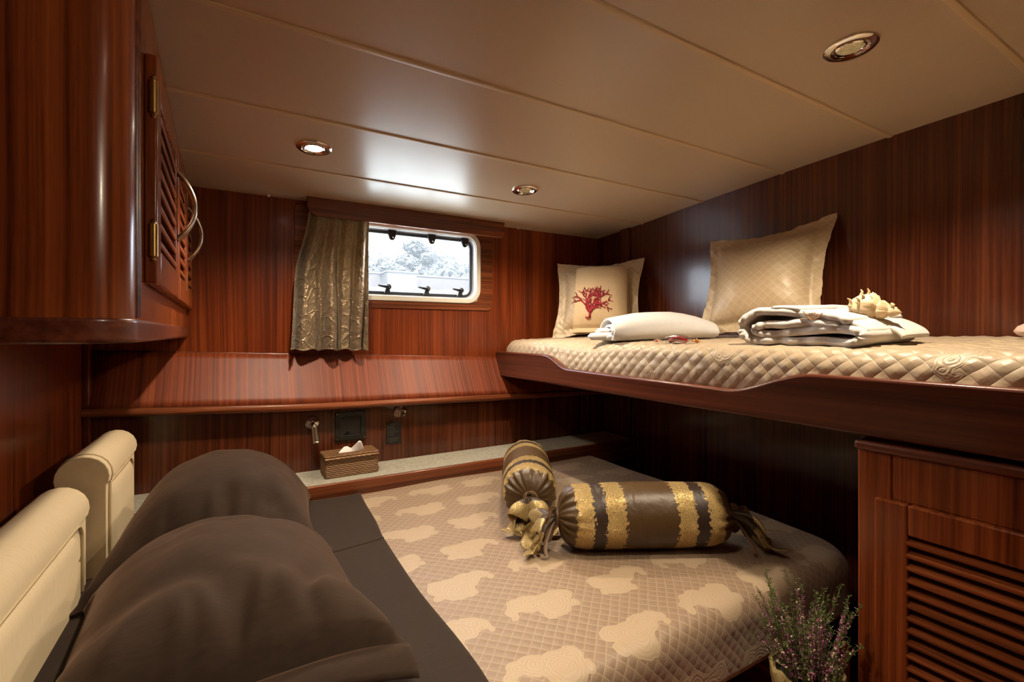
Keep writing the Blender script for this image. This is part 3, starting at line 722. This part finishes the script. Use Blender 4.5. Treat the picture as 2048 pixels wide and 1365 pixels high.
# shell
sh=thing('sea_shell','spiny cream conch shell resting on the folded robe','shell',(1.45,.565,.07))
mb=MB(); O=V((1.45,.60,.066)); axs=V((.12,-1,-.22)).normalized()
mb.lathe([(.004,-.052),(.018,-.044),(.031,-.028),(.038,-.008),(.034,.008),(.022,.016),(.026,.022),(.019,.034),(.012,.040),(.014,.046),(.007,.058),(.001,.066)],O,axs,28,lambda a,i,r,h:(r*(1+.07*sin(9*a)+.05*sin(4*a+h*90)),h))
mb.build('shell_body',M_SHELL,sh,ang=60)
rnd=random.Random(3); e=axs.orthogonal().normalized(); g=axs.cross(e)
for i in range(24):
    a=rnd.uniform(0,2*pi); q=rnd.random(); h,r=(lerp(-.044,.006,q),lerp(.022,.037,sin(q*pi)*.8+.2)) if i<17 else (lerp(.02,.05,q),.016)
    d=e*cos(a)+g*sin(a)
    if d.z<-.3: d=-d
    L=rnd.uniform(.008,.02) if i<17 else .009
    p=O+axs*h+d*(r-.003); mb=MB(); mb.tube([p,p+d*L*.6+axs*.001,p+d*L-axs*.004],[.0042,.0028,.0012],6); mb.build('spine',M_SHELL,sh)
# small things on the bunk
def petal_flower(x,y,z,s,label,name='dried_flower',mat=None):
    t=thing(name,label,'flower' if 'flower' in name else 'decoration',(x,y,z))
    rnd=random.Random(int(x*1e4))
    for k in range(7):
        a=2*pi*k/7+rnd.uniform(-.3,.3); tilt=rnd.uniform(.2,1.1); L=s*rnd.uniform(.7,1.1)
        d=V((cos(a)*cos(tilt),sin(a)*cos(tilt),sin(tilt))); w=V((-sin(a),cos(a),0)); mb=MB()
        mb.grid(5,6,lambda u,v:V((x,y,z+.003))+d*L*v+w*(u-.5)*L*.75*sin(pi*min(1,v*.85+.12))+V((0,0,L*.25*((u-.5)*2)**2*v))); mb.build('petal',mat or M_PETAL,t,solid=.0012,ang=180)
    mb=MB(); mb.ico((x,y,z+.005),s*.28,1); mb.build('flower_centre',mat or M_PETAL,t)
petal_flower(1.31,1.035,-.034,.017,'orange dried flower on the quilt between the two robes')
petal_flower(1.31,1.205,-.034,.013,'small pinkish dried flower in front of the rolled robe, left of the sweet',mat=plain('pale_petal',(.72,.40,.26),.6))
cd=thing('wrapped_sweet','red sweet in clear wrapper lying before the rolled robe','sweet',(1.30,1.11,-.01))
mb=MB(); pts=[V((1.305,1.145-.07*k/12,-.027+.009*sin(pi*k/12))) for k in range(13)]; mb.tube(pts,[.007+.003*sin(pi*k/12) for k in range(13)],12); mb.build('red_centre',M_CANDY,cd)
mb=MB(); mb.tube([V((1.305,1.175-.125*k/16,-.026+.010*sin(pi*k/16))) for k in range(17)],[.013 if abs(k-8)<6 else (.005 if abs(k-8)==6 else .014) for k in range(17)],12,flat=1,cap=False); mb.build('wrapper',M_WRAP,cd)
ps=thing('sea_shell','pinkish shell on the bunk quilt against the bulkhead at the right edge','shell',(1.80,.39,-.008))
mb=MB(); mb.lathe([(.002,-.03),(.012,-.022),(.019,-.004),(.017,.01),(.010,.02),(.012,.024),(.004,.036),(.001,.042)],(1.80,.385,.008),(.1,-1,.1),20,lambda a,i,r,h:(r*(1+.12*sin(7*a)),h)); mb.build('shell_body',M_PINK,ps,ang=70)

# ------------------------------------------------------------------ locker under the upper bunk
lk=thing('bunk_locker','mahogany locker with a louvred door under the upper bunk at right','cabinet',(XB+.3,0,-FL))
mb=MB(); ye=.536
mb.box(XB+.006,XB+.03,.47,ye,-FL,-.262); mb.box(XB+.006,XB+.03,-.5,.47,-.362,-.262); mb.box(XB+.03,XR-.02,ye-.02,ye,-FL,-.24); mb.box(XB+.006,XB+.03,-.5,-.06,-FL,-.362)
mb.build('case',WC,lk,bev=.004)
mb=MB(); mb.box(XB-.004,XB+.05,-.5,ye+.004,-.264,-.243); mb.build('top_moulding',WD,lk,bev=.007,segs=3)
def fl_(w,h,d): return V((XB+.012-d,.497-w,h))
louvred_door(lk,fl_,.54,-1.2,-.361,.060,.064,.0,.022,.0262,WC,WCX,None,None)
# ------------------------------------------------------------------ lower berth
ZB=-.648
bed=thing('lower_berth','lower double berth base with mattress under the bedspread','bed',(.65,1.3,-FL))
mb=MB(); mb.box(-.32,1.60,.80,1.94,-FL,-.795); mb.build('bed_base',WX,bed)
mb=MB(); mb.box(-.33,1.60,.745,1.945,-.793,-.665); mb.build('mattress',M_SUEDE,bed,bev=.03)
sp=thing('bedspread','taupe quilted satin bedspread with paisley motifs on the lower berth','bedspread',(.65,1.3,ZB))
BX0,BX1,BY0,BY1=-.34,1.655,.692,1.955; RCo=.15; RB=.05
def drape(p,q,drop):
    """p,q unrolled plan metres -> draped point; corner at right front is rounded"""
    ccx=BX1-RCo; ccy=BY0+RCo
    dx=max(0,p-ccx); dy=max(0,ccy-q); L=sqrt(dx*dx+dy*dy)
    px=min(p,ccx); py=max(q,ccy)
    if L<1e-9: ux=uy=0
    else: ux,uy=dx/L,-dy/L
    fl=RCo-RB
    if L<fl: r,h=L,0
    elif L<fl+RB*pi/2: a=(L-fl)/RB; r=fl+RB*sin(a); h=RB*(1-cos(a))
    else: k=L-fl-RB*pi/2; r=RCo+.10*k*.3; h=RB+k
    n=noise.noise(V((p*3.1,q*3.3,2)))
    z=ZB-h+.005*n*(1-min(1,h*12))-.008*sm(.9,1.65,p)*sm(1.2,.7,q)
    r+=.006*noise.noise(V((p*9,q*9,5)))*min(1,h*14)
    return V((px+ux*r,py+uy*r,z))
LP=RCo-RB+RB*pi/2
def sprd(u,v):
    p=lerp(BX0,BX1-RCo+LP+.10,u); q=lerp(BY0+RCo-LP-.10,BY1,v)
    ccx=BX1-RCo; ccy=BY0+RCo; dx=max(0,p-ccx); dy=max(0,ccy-q); L=sqrt(dx*dx+dy*dy); lim=LP+.10-.045*sm(.9,1.6,p)*0
    if L>lim: p=min(p,ccx)+dx/L*lim; q=max(q,ccy)-dy/L*lim
    return drape(p,q,.1)
mb=MB(); mb.grid(190,140,sprd,lambda u,v:(lerp(BX0,BX1+.1,u),lerp(BY0-.1,BY1,v))); mb.build('quilted_cover',M_Q1,sp,ang=180,solid=.004)
# dark sheet at the pillow end
st=thing('folded_sheet','dark brown sheet turned over the bedspread beside the pillows','sheet',(.1,1.3,ZB))
def shf(u,v):
    q=lerp(BY0+RCo-LP-.08,BY1-.004,v); xe=interp([(.6,.39),(.8,.397),(1.5,.395),(1.96,.437)],q)+.004*sin(q*9)
    p=lerp(BX0+.004,xe,u); w=drape(p,q,.1)
    return w+V((0,-.004 if q<BY0+.08 else 0,.0055+.0035*noise.noise(V((p*5,q*4,8)))+.003*sm(.93,1,u)))
mb=MB(); mb.grid(70,90,shf); mb.build('sheet_cloth',M_SHEET,st,solid=.003,ang=180)
mb=MB(); mb.tube([V(shf(lerp(.55,1,k/20),.62+.03*k/20))+V((0,0,.0025)) for k in range(21)],.0016,6); mb.build('seam',M_BROWN,st)
# pillows
def pillow(label,O,rz,w,h,th,seed,tilt=0,hem=True,hs=1,up=0):
    t=thing('pillow',label,'pillow',(O[0],O[1],ZB+.01),rz,group='brown bed pillows')
    rnd=random.Random(seed)
    def P(u,v,s):
        k=1.0
        b=max(0,(1-abs(u)**2.3)*(1-abs(v)**2.5))**.62
        x=u*w/2*(1-.05*(1-v*v)); y=v*h/2*(1-.045*(1-u*u))
        n1=noise.noise(V((u*1.6+seed,v*1.6,seed))); n2=noise.noise(V((u*4+seed,v*3,seed+5)))
        fold=.012*sin(8*v+5*u+seed+4*n1)*sm(.2,.8,abs(v))*(1-sm(.93,1,abs(v)))-.035*math.exp(-((u-.45-.5*(v+.75))/.09)**2)*sm(-.35,-.7,v)*(1-sm(.9,1,-v))-.028*math.exp(-((u-.05-.35*(v+.8))/.08)**2)*sm(-.5,-.75,v)*(1-sm(.92,1,-v))
        # gathers running in from the hem end
        gat=.009*sin(26*u+3*n2+seed)*sm(-.55,-.92,v)*(1-sm(.96,1,-v))
        z=th*(.86*b if s>0 else -.14*b)+(.012*n1+.006*n2+fold+gat)*b*(s>0)
        z+=.03+up*sm(-.35,-1,v)
        if s<0: z-=up*b*.8
        z+=tilt*(-x)*b
        if abs(v)>.97 or abs(u)>.97: z-=.012
        cn=(abs(u)*abs(v))**6; z-=.012*cn; x+=.02*cn*(1 if u>0 else -1); y+=.015*cn*(1 if v>0 else -1)
        return (x,y,max(z,.004))
    mb=MB(); mb.grid(70,80,lambda a,b:P(2*a-1,2*b-1,1)); mb.grid(40,40,lambda a,b:P(2*a-1,2*b-1,-1)); mb.build('pillowcase',M_BROWN,t,world=False,ang=180)
    if not hem: return t
    # hem flange along the open end
    def H(a,b):
        u=2*a-1; p=V(P(u,-1*hs,1)); return p+V((0,-hs*b*.05,(.012*sin(7*u+seed)+.02*(1-u*u))*(b)*(1-b*.7)-.03*b*b))
    mb=MB(); mb.grid(60,6,H); mb.build('hem',M_BROWN,t,world=False,solid=.004,ang=180)
    return t
pillow('brown pillow farther from the camera, under the shelf recess',(-.03,1.70,0),radians(-4),.51,.60,.27,2,hem=False)
pillow('brown pillow nearest the camera with an open hem, propped on the farther one',(-.015,1.150,0),radians(3),.52,.58,.23,11,tilt=.05,up=.05)
# ------------------------------------------------------------------ headboard pads
def headboard(label,y0,y1,xf,zt,zb,th):
    t=thing('headboard_pad',label,'headboard',(xf-th/2,(y0+y1)/2,zb),group='headboard pads')
    r=.036
    def prof(off=0):
        p=[(xf+off,zb),(xf+off,zt-.075)]
        rr=th/2+.006
        for k in range(0,13):
            a=radians(-20+ (220)*k/12); p.append((xf-th/2+.002+(rr+off)*cos(a),zt-rr+(rr+off)*sin(a)))
        p+=[(xf-th,zt-.08),(xf-th,zb)]
        return p
    mb=MB(); mb.prism([(x,y0,z) for x,z in prof()],(0,y1-y0,0)); mb.build('padded_body',M_SUEDE,t,bev=.02,segs=4,ang=40)
    # inner face cushion and its piping
    mb=MB(); 
    def fc(a,b):
        y=lerp(y0+.035,y1-.05,a); z=lerp(zb,zt-.085,b)
        e=min(a,1-a)*8; e2=(1-b)*8; k=min(1,e)*min(1,e2); k=k**.5
        zz=z-(.05*(max(0,a-.86)/.14)**2 if b>.7 else 0)*b
        return (xf-.001+.013*k,y,zz)
    mb.grid(40,24,fc); mb.build('face_cushion',M_SUEDE,t,ang=180)
    mb=MB(); P=[(xf+.003,y0+.03,zb)]+[(xf+.003,y0+.03,zt-.11),(xf+.003,y0+.05,zt-.083)]+[(xf+.003,lerp(y0+.05,y1-.09,k/6),zt-.081) for k in range(1,7)]+[(xf+.003,y1-.055,zt-.10),(xf+.003,y1-.045,zt-.14),(xf+.003,y1-.045,zb)]
    mb.tube(spline(P,5),.0035,8); mb.build('piping',M_PIPE,t)
    for yy in (y0+.028,):
        mb=MB(); mb.tube([(x,yy,z) for x,z in prof(.001)[1:-1]],.0025,6); mb.build('piping',M_PIPE,t)
    return t
headboard('nearer cream suede headboard pad against the left bulkhead',.72,1.60,-.333,-.388,-.69,.105)
headboard('farther cream suede headboard pad, taller and next to the shelf recess',1.625,2.03,-.298,-.322,-.69,.10)
# ------------------------------------------------------------------ side shelf
sf=thing('berth_shelf','narrow carpeted shelf with mahogany lip between berth and window wall','shelf',(.8,2.08,-.60))
mb=MB(); mb.box(XL,XR,1.975,2.2,-.64,-.602); mb.build('shelf_board',WX,sf)
mb=MB(); mb.box(XL,XR-.02,1.965,2.198,-.602,-.594); mb.build('carpet',M_CARPET,sf,bev=.003)
mb=MB(); mb.box(XL,XR,1.948,1.966,-.70,-.590); mb.build('lip',WT,sf,bev=.005,segs=3)
# tissue box
tb=thing('tissue_box','woven wicker tissue box standing on the shelf','tissue box',(.418,2.09,-.594),radians(1.5))
mb=MB(); mb.box(-.108,.108,-.055,.055,0,.078); mb.build('basket',M_WICKER,tb,world=False,bev=.005)
mb=MB(); mb.ring(rrect(-.110,.110,-.057,.057,.008,0,3),rrect(-.055,.055,-.018,.018,.016,0,3),(0,.014,0))
for i,(x,y,z) in enumerate(mb.v): mb.v[i]=(x,z,.079+y)
mb.build('lid',M_WICKER,tb,world=False,bev=.003)
mb=MB()
for k in range(26):
    a=2*pi*k/26
mb.tube([(-.108+.216*k/40,-.0575,.0785) for k in range(41)],[.0035+.0015*(k%2) for k in range(41)],6); mb.build('rim_braid',M_WICKER,tb,world=False)
mb=MB(); 
def tis(u,v):
    x=lerp(-.045,.048,u); pk=interp([(0,.004),(.25,.026),(.38,.028),(.52,.018),(.8,.05),(.9,.046),(1,.006)],u)
    return (x+.012*v*(u-.3),-.008+.03*sin(u*5)*v*.4,.085+pk*v)
mb.grid(24,6,tis); mb.build('tissue',M_TISSUE,tb,world=False,solid=.001,ang=60)
# ------------------------------------------------------------------ fittings on the recessed wall
YW=2.2
def lamp(x,z,label,folded):
    t=thing('reading_lamp',label,'reading lamp',(x,YW,z),group='nickel reading lamps')
    mb=MB(); mb.lathe([(.029,0),(.029,.004),(.025,.009),(.012,.011),(.001,.0115)],(x,YW,z),(0,-1,0),28); mb.build('wall_plate',M_CHROME,t)
    mb=MB(); mb.tube([(x,YW-.008,z),(x,YW-.03,z-.002),(x+.001,YW-.038,z-.008)],.007,10); mb.ico((x+.002,YW-.04,z-.01),.010,2); mb.build('swivel_joint',M_CHROME,t)
    mb=MB()
    if folded: mb.lathe([(.001,0),(.010,.001),(.0145,.006),(.0145,.068),(.016,.070),(.016,.076),(.013,.077),(.012,.06)],(x+.002,YW-.042,z-.006),(.10,-.06,-1),24,cap=False)
    else: mb.lathe([(.001,0),(.010,.001),(.0145,.006),(.0145,.060),(.016,.062),(.016,.068),(.013,.069),(.001,.066)],(x-.004,YW-.040,z-.004),(-.55,-.8,.1),24,cap=False)
    mb.build('lamp_head',M_NICKEL,t)
lamp(.285,-.385,'nickel reading lamp pointing down, above the tissue box',True)
lamp(.672,-.368,'nickel reading lamp turned outwards beneath the hull panel, right of the dark panel',False)
pn=thing('recessed_panel','square black recessed panel between the two reading lamps','panel',(.447,YW,-.415))
x0,x1,z0,z1=.378,.512,-.478,-.352
mb=MB(); mb.ring(rrect(x0,x1,z0,z1,.004,YW-.008,3),rrect(x0+.024,x1-.024,z0+.022,z1-.02,.003,YW-.008,3),(0,.0085,0)); mb.build('frame',M_PANELF,pn,bev=.001)
mb=MB(); mb.box(x0+.018,x1-.018,YW-.002,YW,z0+.018,z1-.018); mb.build('dark_face',M_GLASSBLK,pn)
for a in (x0+.008,x1-.008):
    for b in (z0+.008,z1-.008):
        mb=MB(); mb.ico((a,YW-.009,b),.0028,1,(1,.5,1)); mb.build('screw',M_NICKEL,pn)
ns=thing('notice_sign','small black plate with lines of tiny print below the right reading lamp','sign',(.64,YW,-.47))
mb=MB(); mb.box(.604,.676,YW-.003,YW,-.520,-.418); mb.build('plate',M_PLATE,ns,bev=.001)
mb=MB(); rnd=random.Random(2)
mb.box(.624,.658,YW-.0036,YW-.0028,-.4285,-.4255)
for k,L in enumerate((.026,.022,.030,.028,.045,.026,.020,0,.044,.038,.030,.014)):
    if L:
        z=-.437-.0068*k; mb.box(.609,.614,YW-.0036,YW-.0028,z-.001,z+.001); x=.6185
        while x<.6185+L:
            w=rnd.uniform(.004,.009); mb.box(x,x+w,YW-.0036,YW-.0028,z-.001,z+.001); x+=w+.0016
mb.build('print_lines',M_TEXT,ns,smooth=False)
# ------------------------------------------------------------------ bolsters
def bolster(label,O,rz,roll,seed,tailL=(.10,.10)):
    """axis along local X from 0 to L_B, resting on the bedspread"""
    R=.094; t=thing('bolster_cushion',label,'bolster',O,rz,group='satin bolsters')
    def rf(a,i,r,h):
        e=min(h,L_B-h); pl=sm(.085,-.005,e)
        k=1+pl*.085*(sin(13*a+3*sin(3*a+seed))+.6*sin(21*a+2*sin(2*a)))*(1-.3*sm(.02,-.02,e))
        flat=1-.05*max(0,-sin(a))
        return (r*k*flat*(1+.02*noise.noise(V((h*6,a,seed)))),h)
    pr=[]
    for k in range(49):
        h=lerp(-.004,L_B+.004,k/48); e=min(h,L_B-h)+.004
        r=R*min(1,(.16+.84*sqrt(max(0,1-(1-min(1,e/.085))**2.2)))); r*=1+.03*sin(pi*k/48); pr.append((r,h))
    mb=MB(); mb.lathe(pr,(0,0,R),(1,0,0),96,rf); mb.build('cushion_body',M_BOL,t,world=False,ang=180)
    for side,L in zip((0,1),tailL):
        sg=-1 if side==0 else 1; x0=0 if side==0 else L_B
        def rufl(u,v):
            a=2*pi*u; x=x0+sg*(.0+L*v*(1-.25*v*(1 if sin(a)>0 else 0)))
            rad=lerp(.016,.070,sm(.05,1,v))*(1+.34*v*sin(5*a+seed)+.15*v*sin(9*a))
            z=R+rad*sin(a)*.8-.085*v*v*1.0; y=rad*cos(a)*1.05
            return (x+sg*.012*v*sin(7*a+1),y,max(.004+.010*(1+sin(5*a+seed))*v,z))
        mb=MB(); mb.grid(110,14,rufl,lambda u,v:(u,v),closeu=True); mb.build('ruffle',M_RUF,t,world=False,solid=.002,ang=180)
        mb=MB(); mb.tube([(x0+sg*.004,.021*cos(2*pi*k/24),R+.021*sin(2*pi*k/24)) for k in range(25)],.006,8,cap=False)
        rnd=random.Random(seed+side)
        for k in range(3):
            a=rnd.uniform(-.8,.8)+(pi if k%2 else 0)*.0; dx=sg*rnd.uniform(.03,.06); dy=rnd.uniform(-.05,.05)
            mb.tube(spline([(x0,0,R+.018),(x0+dx*.6,dy*.6,R+.022),(x0+dx,dy,R-.03),(x0+dx*.8,dy*1.1,R-.055),(x0+dx*.5,dy*.7,R-.03),(x0+sg*.004,dy*.1,R+.005)],6),.0065,8,flat=.25,up=(0,1,.3))
        mb.tube(spline([(x0,0,R+.012),(x0+sg*.03,-.03,R-.03),(x0+sg*.045,-.06,.03),(x0+sg*.04,-.085,.010)],6),.006,8,flat=.3,up=(0,0,1))
        mb.build('ribbon_tie',M_TIE,t,world=False)
    return t
bolster('brown and gold satin bolster pointing towards the hull panel, its gathered end forward',(.845,1.325,ZB+.004),math.atan2(.866,.5),0,4,(.085,.05))
bolster('brown and gold satin bolster lying across towards the dark bulkhead',(.835,1.155,ZB+.004),math.atan2(-.255,.476),0,9,(.10,.12))
# ------------------------------------------------------------------ step, post, heather
sl=thing('berth_step','mahogany step platform at the foot of the lower berth','step',(1.0,.6,-FL))
mb=MB(); mb.box(.3,1.222,.30,.795,-FL,-.872); mb.build('step_top',WY,sl,bev=.004)
mb=MB(); mb.box(1.085,1.10,.30,.74,-.871,-.862); mb.build('step_edge',WT,sl,bev=.003)
po=thing('grab_post','short rounded mahogany post beside the right locker','post',(1.19,.556,-.87))
mb=MB(); mb.prism([(1.186,.545,-.871),(1.220,.545,-.871),(1.220,.545,-.72)]+[(1.203+.017*cos(radians(a)),.545,-.722+.014*sin(radians(a))) for a in range(20,161,20)]+[(1.186,.545,-.722)],(0,.022,0)); mb.build('post_body',WT,po,bev=.004)
hp=thing('potted_heather','pink and green heather in a beige wrapped pot beside the berth','plant',(1.098,.577,-.872))
PX,PY=1.098,.577
mb=MB(); mb.lathe([(.052,-.871),(.058,-.84),(.066,-.80),(.071,-.775),(.074,-.752),(.070,-.745),(.064,-.752),(.058,-.775)],(PX,PY,0),(0,0,1),40,lambda a,i,r,h:(r*(1+.03*sin(11*a+i)*(i>1)),h+(.005*sin(7*a) if i in(4,5) else 0)),cap=False)
mb.build('pot',M_POT,hp)
mb=MB(); mb.lathe([(.066,-.765),(.03,-.757),(.001,-.755)],(PX,PY,0),(0,0,1),24); mb.build('soil',M_SOIL,hp)
rnd=random.Random(12); lv=MB(); fw=MB(); fp=MB(); stm=MB()
for i in range(110):
    a=rnd.uniform(0,2*pi); r=.062*sqrt(rnd.random()); bx,by=PX+r*cos(a),PY+r*sin(a)
    L=rnd.uniform(.09,.205)*(1 if rnd.random()>.5 else .55); ox,oy=(bx-PX)*.9+rnd.uniform(-.02,.02),(by-PY)*.6+rnd.uniform(-.015,.015)
    if by+oy>.672: oy=.672-by
    if bx+ox>1.165: ox=1.165-bx
    pts=[V((bx+ox*s*s,by+oy*s*s,-.757+L*s)) for s in (0,.25,.5,.75,1)]
    stm.tube(pts,[.0012,.0011,.001,.0008,.0005],5)
    kind=rnd.random(); n=int(L*520)
    for k in range(n):
        s=lerp(.12,1,k/n); p=V((bx+ox*s*s,by+oy*s*s,-.757+L*s)); b=rnd.uniform(0,2*pi); tl=rnd.uniform(.2,.9)
        d=V((cos(b)*cos(tl),sin(b)*cos(tl),sin(tl))); w=d.orthogonal().normalized(); l=rnd.uniform(.005,.009)
        bloom=s<.86 and rnd.random()<(.8 if kind<.62 else .12)
        tgt=(fp if rnd.random()<.22 else fw) if bloom else lv; wd=.0021 if bloom else .0013
        if bloom: l*=.75
        q=p+d*.001; n3=d.cross(w)
        tgt.add([q,q+d*l*.5+w*wd,q+d*l,q+d*l*.5-w*wd,q+d*l*.5+n3*wd],[(0,1,2,4),(0,4,2,3)])
stm.build('stems',M_LEAF,hp); tag(lv.build('foliage',M_LEAF,hp,smooth=False),kind='stuff'); tag(fw.build('blossom',M_FLOW,hp,smooth=False),kind='stuff'); tag(fp.build('pale_blossom',M_FLOWP,hp,smooth=False),kind='stuff')

# ------------------------------------------------------------------ outside
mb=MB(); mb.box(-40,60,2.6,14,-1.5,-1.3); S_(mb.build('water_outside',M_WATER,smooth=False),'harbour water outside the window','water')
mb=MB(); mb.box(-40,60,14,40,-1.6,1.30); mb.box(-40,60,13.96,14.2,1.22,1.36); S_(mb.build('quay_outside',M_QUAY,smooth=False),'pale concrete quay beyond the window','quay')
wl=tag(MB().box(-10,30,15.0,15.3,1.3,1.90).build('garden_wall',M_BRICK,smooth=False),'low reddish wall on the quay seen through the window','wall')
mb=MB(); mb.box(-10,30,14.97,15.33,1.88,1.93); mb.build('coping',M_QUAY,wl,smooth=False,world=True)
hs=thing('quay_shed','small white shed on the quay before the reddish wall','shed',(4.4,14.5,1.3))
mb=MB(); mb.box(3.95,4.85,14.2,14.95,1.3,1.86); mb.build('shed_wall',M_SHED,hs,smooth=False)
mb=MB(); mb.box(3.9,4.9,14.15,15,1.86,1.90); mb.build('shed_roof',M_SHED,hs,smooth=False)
rnd=random.Random(21)
TREES=[(4.2,23,2.2,2.0),(6.2,25,2.5,2.2),(7.7,22.5,3.25,1.3),(9.6,24,2.75,2.0),(11.4,22,2.9,1.6),(12.8,24.5,2.9,2.2),(2.0,24,2.2,2.2),(10.5,20,1.7,1.3),(5.2,19.5,1.6,1.2),(8.0,19,1.5,1.2)]
TL=['low broad tree at the left edge of the window view','wide tree left of the tall dark tree outside','tall dense tree standing above the others outside','broad tree right of the tall tree outside','high tree at the right edge of the window view','broad tree behind the right edge of the window','low tree mostly behind the curtain outside','shrub over the red wall at right outside','shrub behind the white shed outside','shrub in the middle above the red wall outside']
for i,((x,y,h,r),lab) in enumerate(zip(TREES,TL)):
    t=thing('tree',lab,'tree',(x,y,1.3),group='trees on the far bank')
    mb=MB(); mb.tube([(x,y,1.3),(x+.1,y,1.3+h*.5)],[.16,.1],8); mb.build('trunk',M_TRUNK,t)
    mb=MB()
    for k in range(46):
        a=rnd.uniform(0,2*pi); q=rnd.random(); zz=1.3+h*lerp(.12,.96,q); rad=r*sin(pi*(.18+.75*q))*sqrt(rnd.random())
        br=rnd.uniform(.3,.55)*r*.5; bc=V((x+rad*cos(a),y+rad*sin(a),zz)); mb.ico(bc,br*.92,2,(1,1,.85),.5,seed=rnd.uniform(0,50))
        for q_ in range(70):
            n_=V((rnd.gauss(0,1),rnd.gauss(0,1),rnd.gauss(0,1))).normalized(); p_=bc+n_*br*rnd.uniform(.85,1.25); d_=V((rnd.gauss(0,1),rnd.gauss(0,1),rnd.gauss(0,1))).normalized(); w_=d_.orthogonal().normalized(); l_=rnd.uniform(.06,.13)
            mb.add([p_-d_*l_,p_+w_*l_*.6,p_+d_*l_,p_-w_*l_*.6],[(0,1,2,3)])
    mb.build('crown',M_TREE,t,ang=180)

# ------------------------------------------------------------------ light
w=bpy.data.worlds.new('World'); scn.world=w; w.use_nodes=True
bg=w.node_tree.nodes['Background']; bg.inputs[0].default_value=(.86,.93,1,1); bg.inputs[1].default_value=13.0
def spot(name,x,y,e,size,blend,col=(1,.83,.62),aim=(0,0,-1),r=.022):
    l=bpy.data.lights.new(name,'SPOT'); l.energy=e; l.spot_size=radians(size); l.spot_blend=blend; l.color=col; l.shadow_soft_size=r
    o=bpy.data.objects.new(name,l); C.objects.link(o); o.location=(x,y,zc(y)-.03); o.rotation_euler=V(aim).to_track_quat('-Z','Y').to_euler(); return o
spot('downlight_lamp',*LAMPS[0][:2],42,140,1)
spot('downlight_lamp',*LAMPS[1][:2],36,150,.9)
spot('downlight_lamp',*LAMPS[2][:2],41,140,.7)
spot('downlight_lamp',*LAMPS[3][:2],48,100,1)  # unseen lamp added above the view to brighten the berth
spot('downlight_lamp',*LAMPS[4][:2],24,112,1,aim=(-.75,.5,-.45))  # added fill behind the camera, aimed at left cabinet and headboards
sl_=bpy.data.lights.new('sun','SUN'); sl_.energy=55; sl_.angle=radians(3); sl_.color=(1,.96,.9)
so_=bpy.data.objects.new('sun',sl_); C.objects.link(so_); so_.rotation_euler=V((.25,.75,-.8)).to_track_quat('-Z','Y').to_euler()
downlight(LAMPS[4][0],LAMPS[4][1],1,'added fill light shaped as a chrome downlight behind the camera')
downlight(LAMPS[3][0],LAMPS[3][1],1,'added unseen chrome downlight over the pillows above the camera view')

# ------------------------------------------------------------------ camera
F=945.; U0,V0=1024.,667.
cd_=bpy.data.cameras.new('Camera'); cam=bpy.data.objects.new('Camera',cd_); C.objects.link(cam)
cd_.sensor_width=36; cd_.lens=36*F/2048; cd_.clip_start=.02; cd_.shift_y=-(682.5-V0)/2048
cam.location=(0,0,0); cam.rotation_euler=(pi/2,0,-math.atan2(.5044,.8635)); scn.camera=cam
for o in bpy.data.objects:
    if o.parent is None: o.location.z+=FL
scn.view_settings.view_transform='Standard'; scn.view_settings.look='None'; scn.view_settings.gamma=1; scn.view_settings.exposure=0.25
scn.view_settings.use_curve_mapping=False
scn.cycles.use_denoising=True; scn.cycles.max_bounces=10; scn.cycles.transparent_max_bounces=12; scn.cycles.sample_clamp_indirect=6
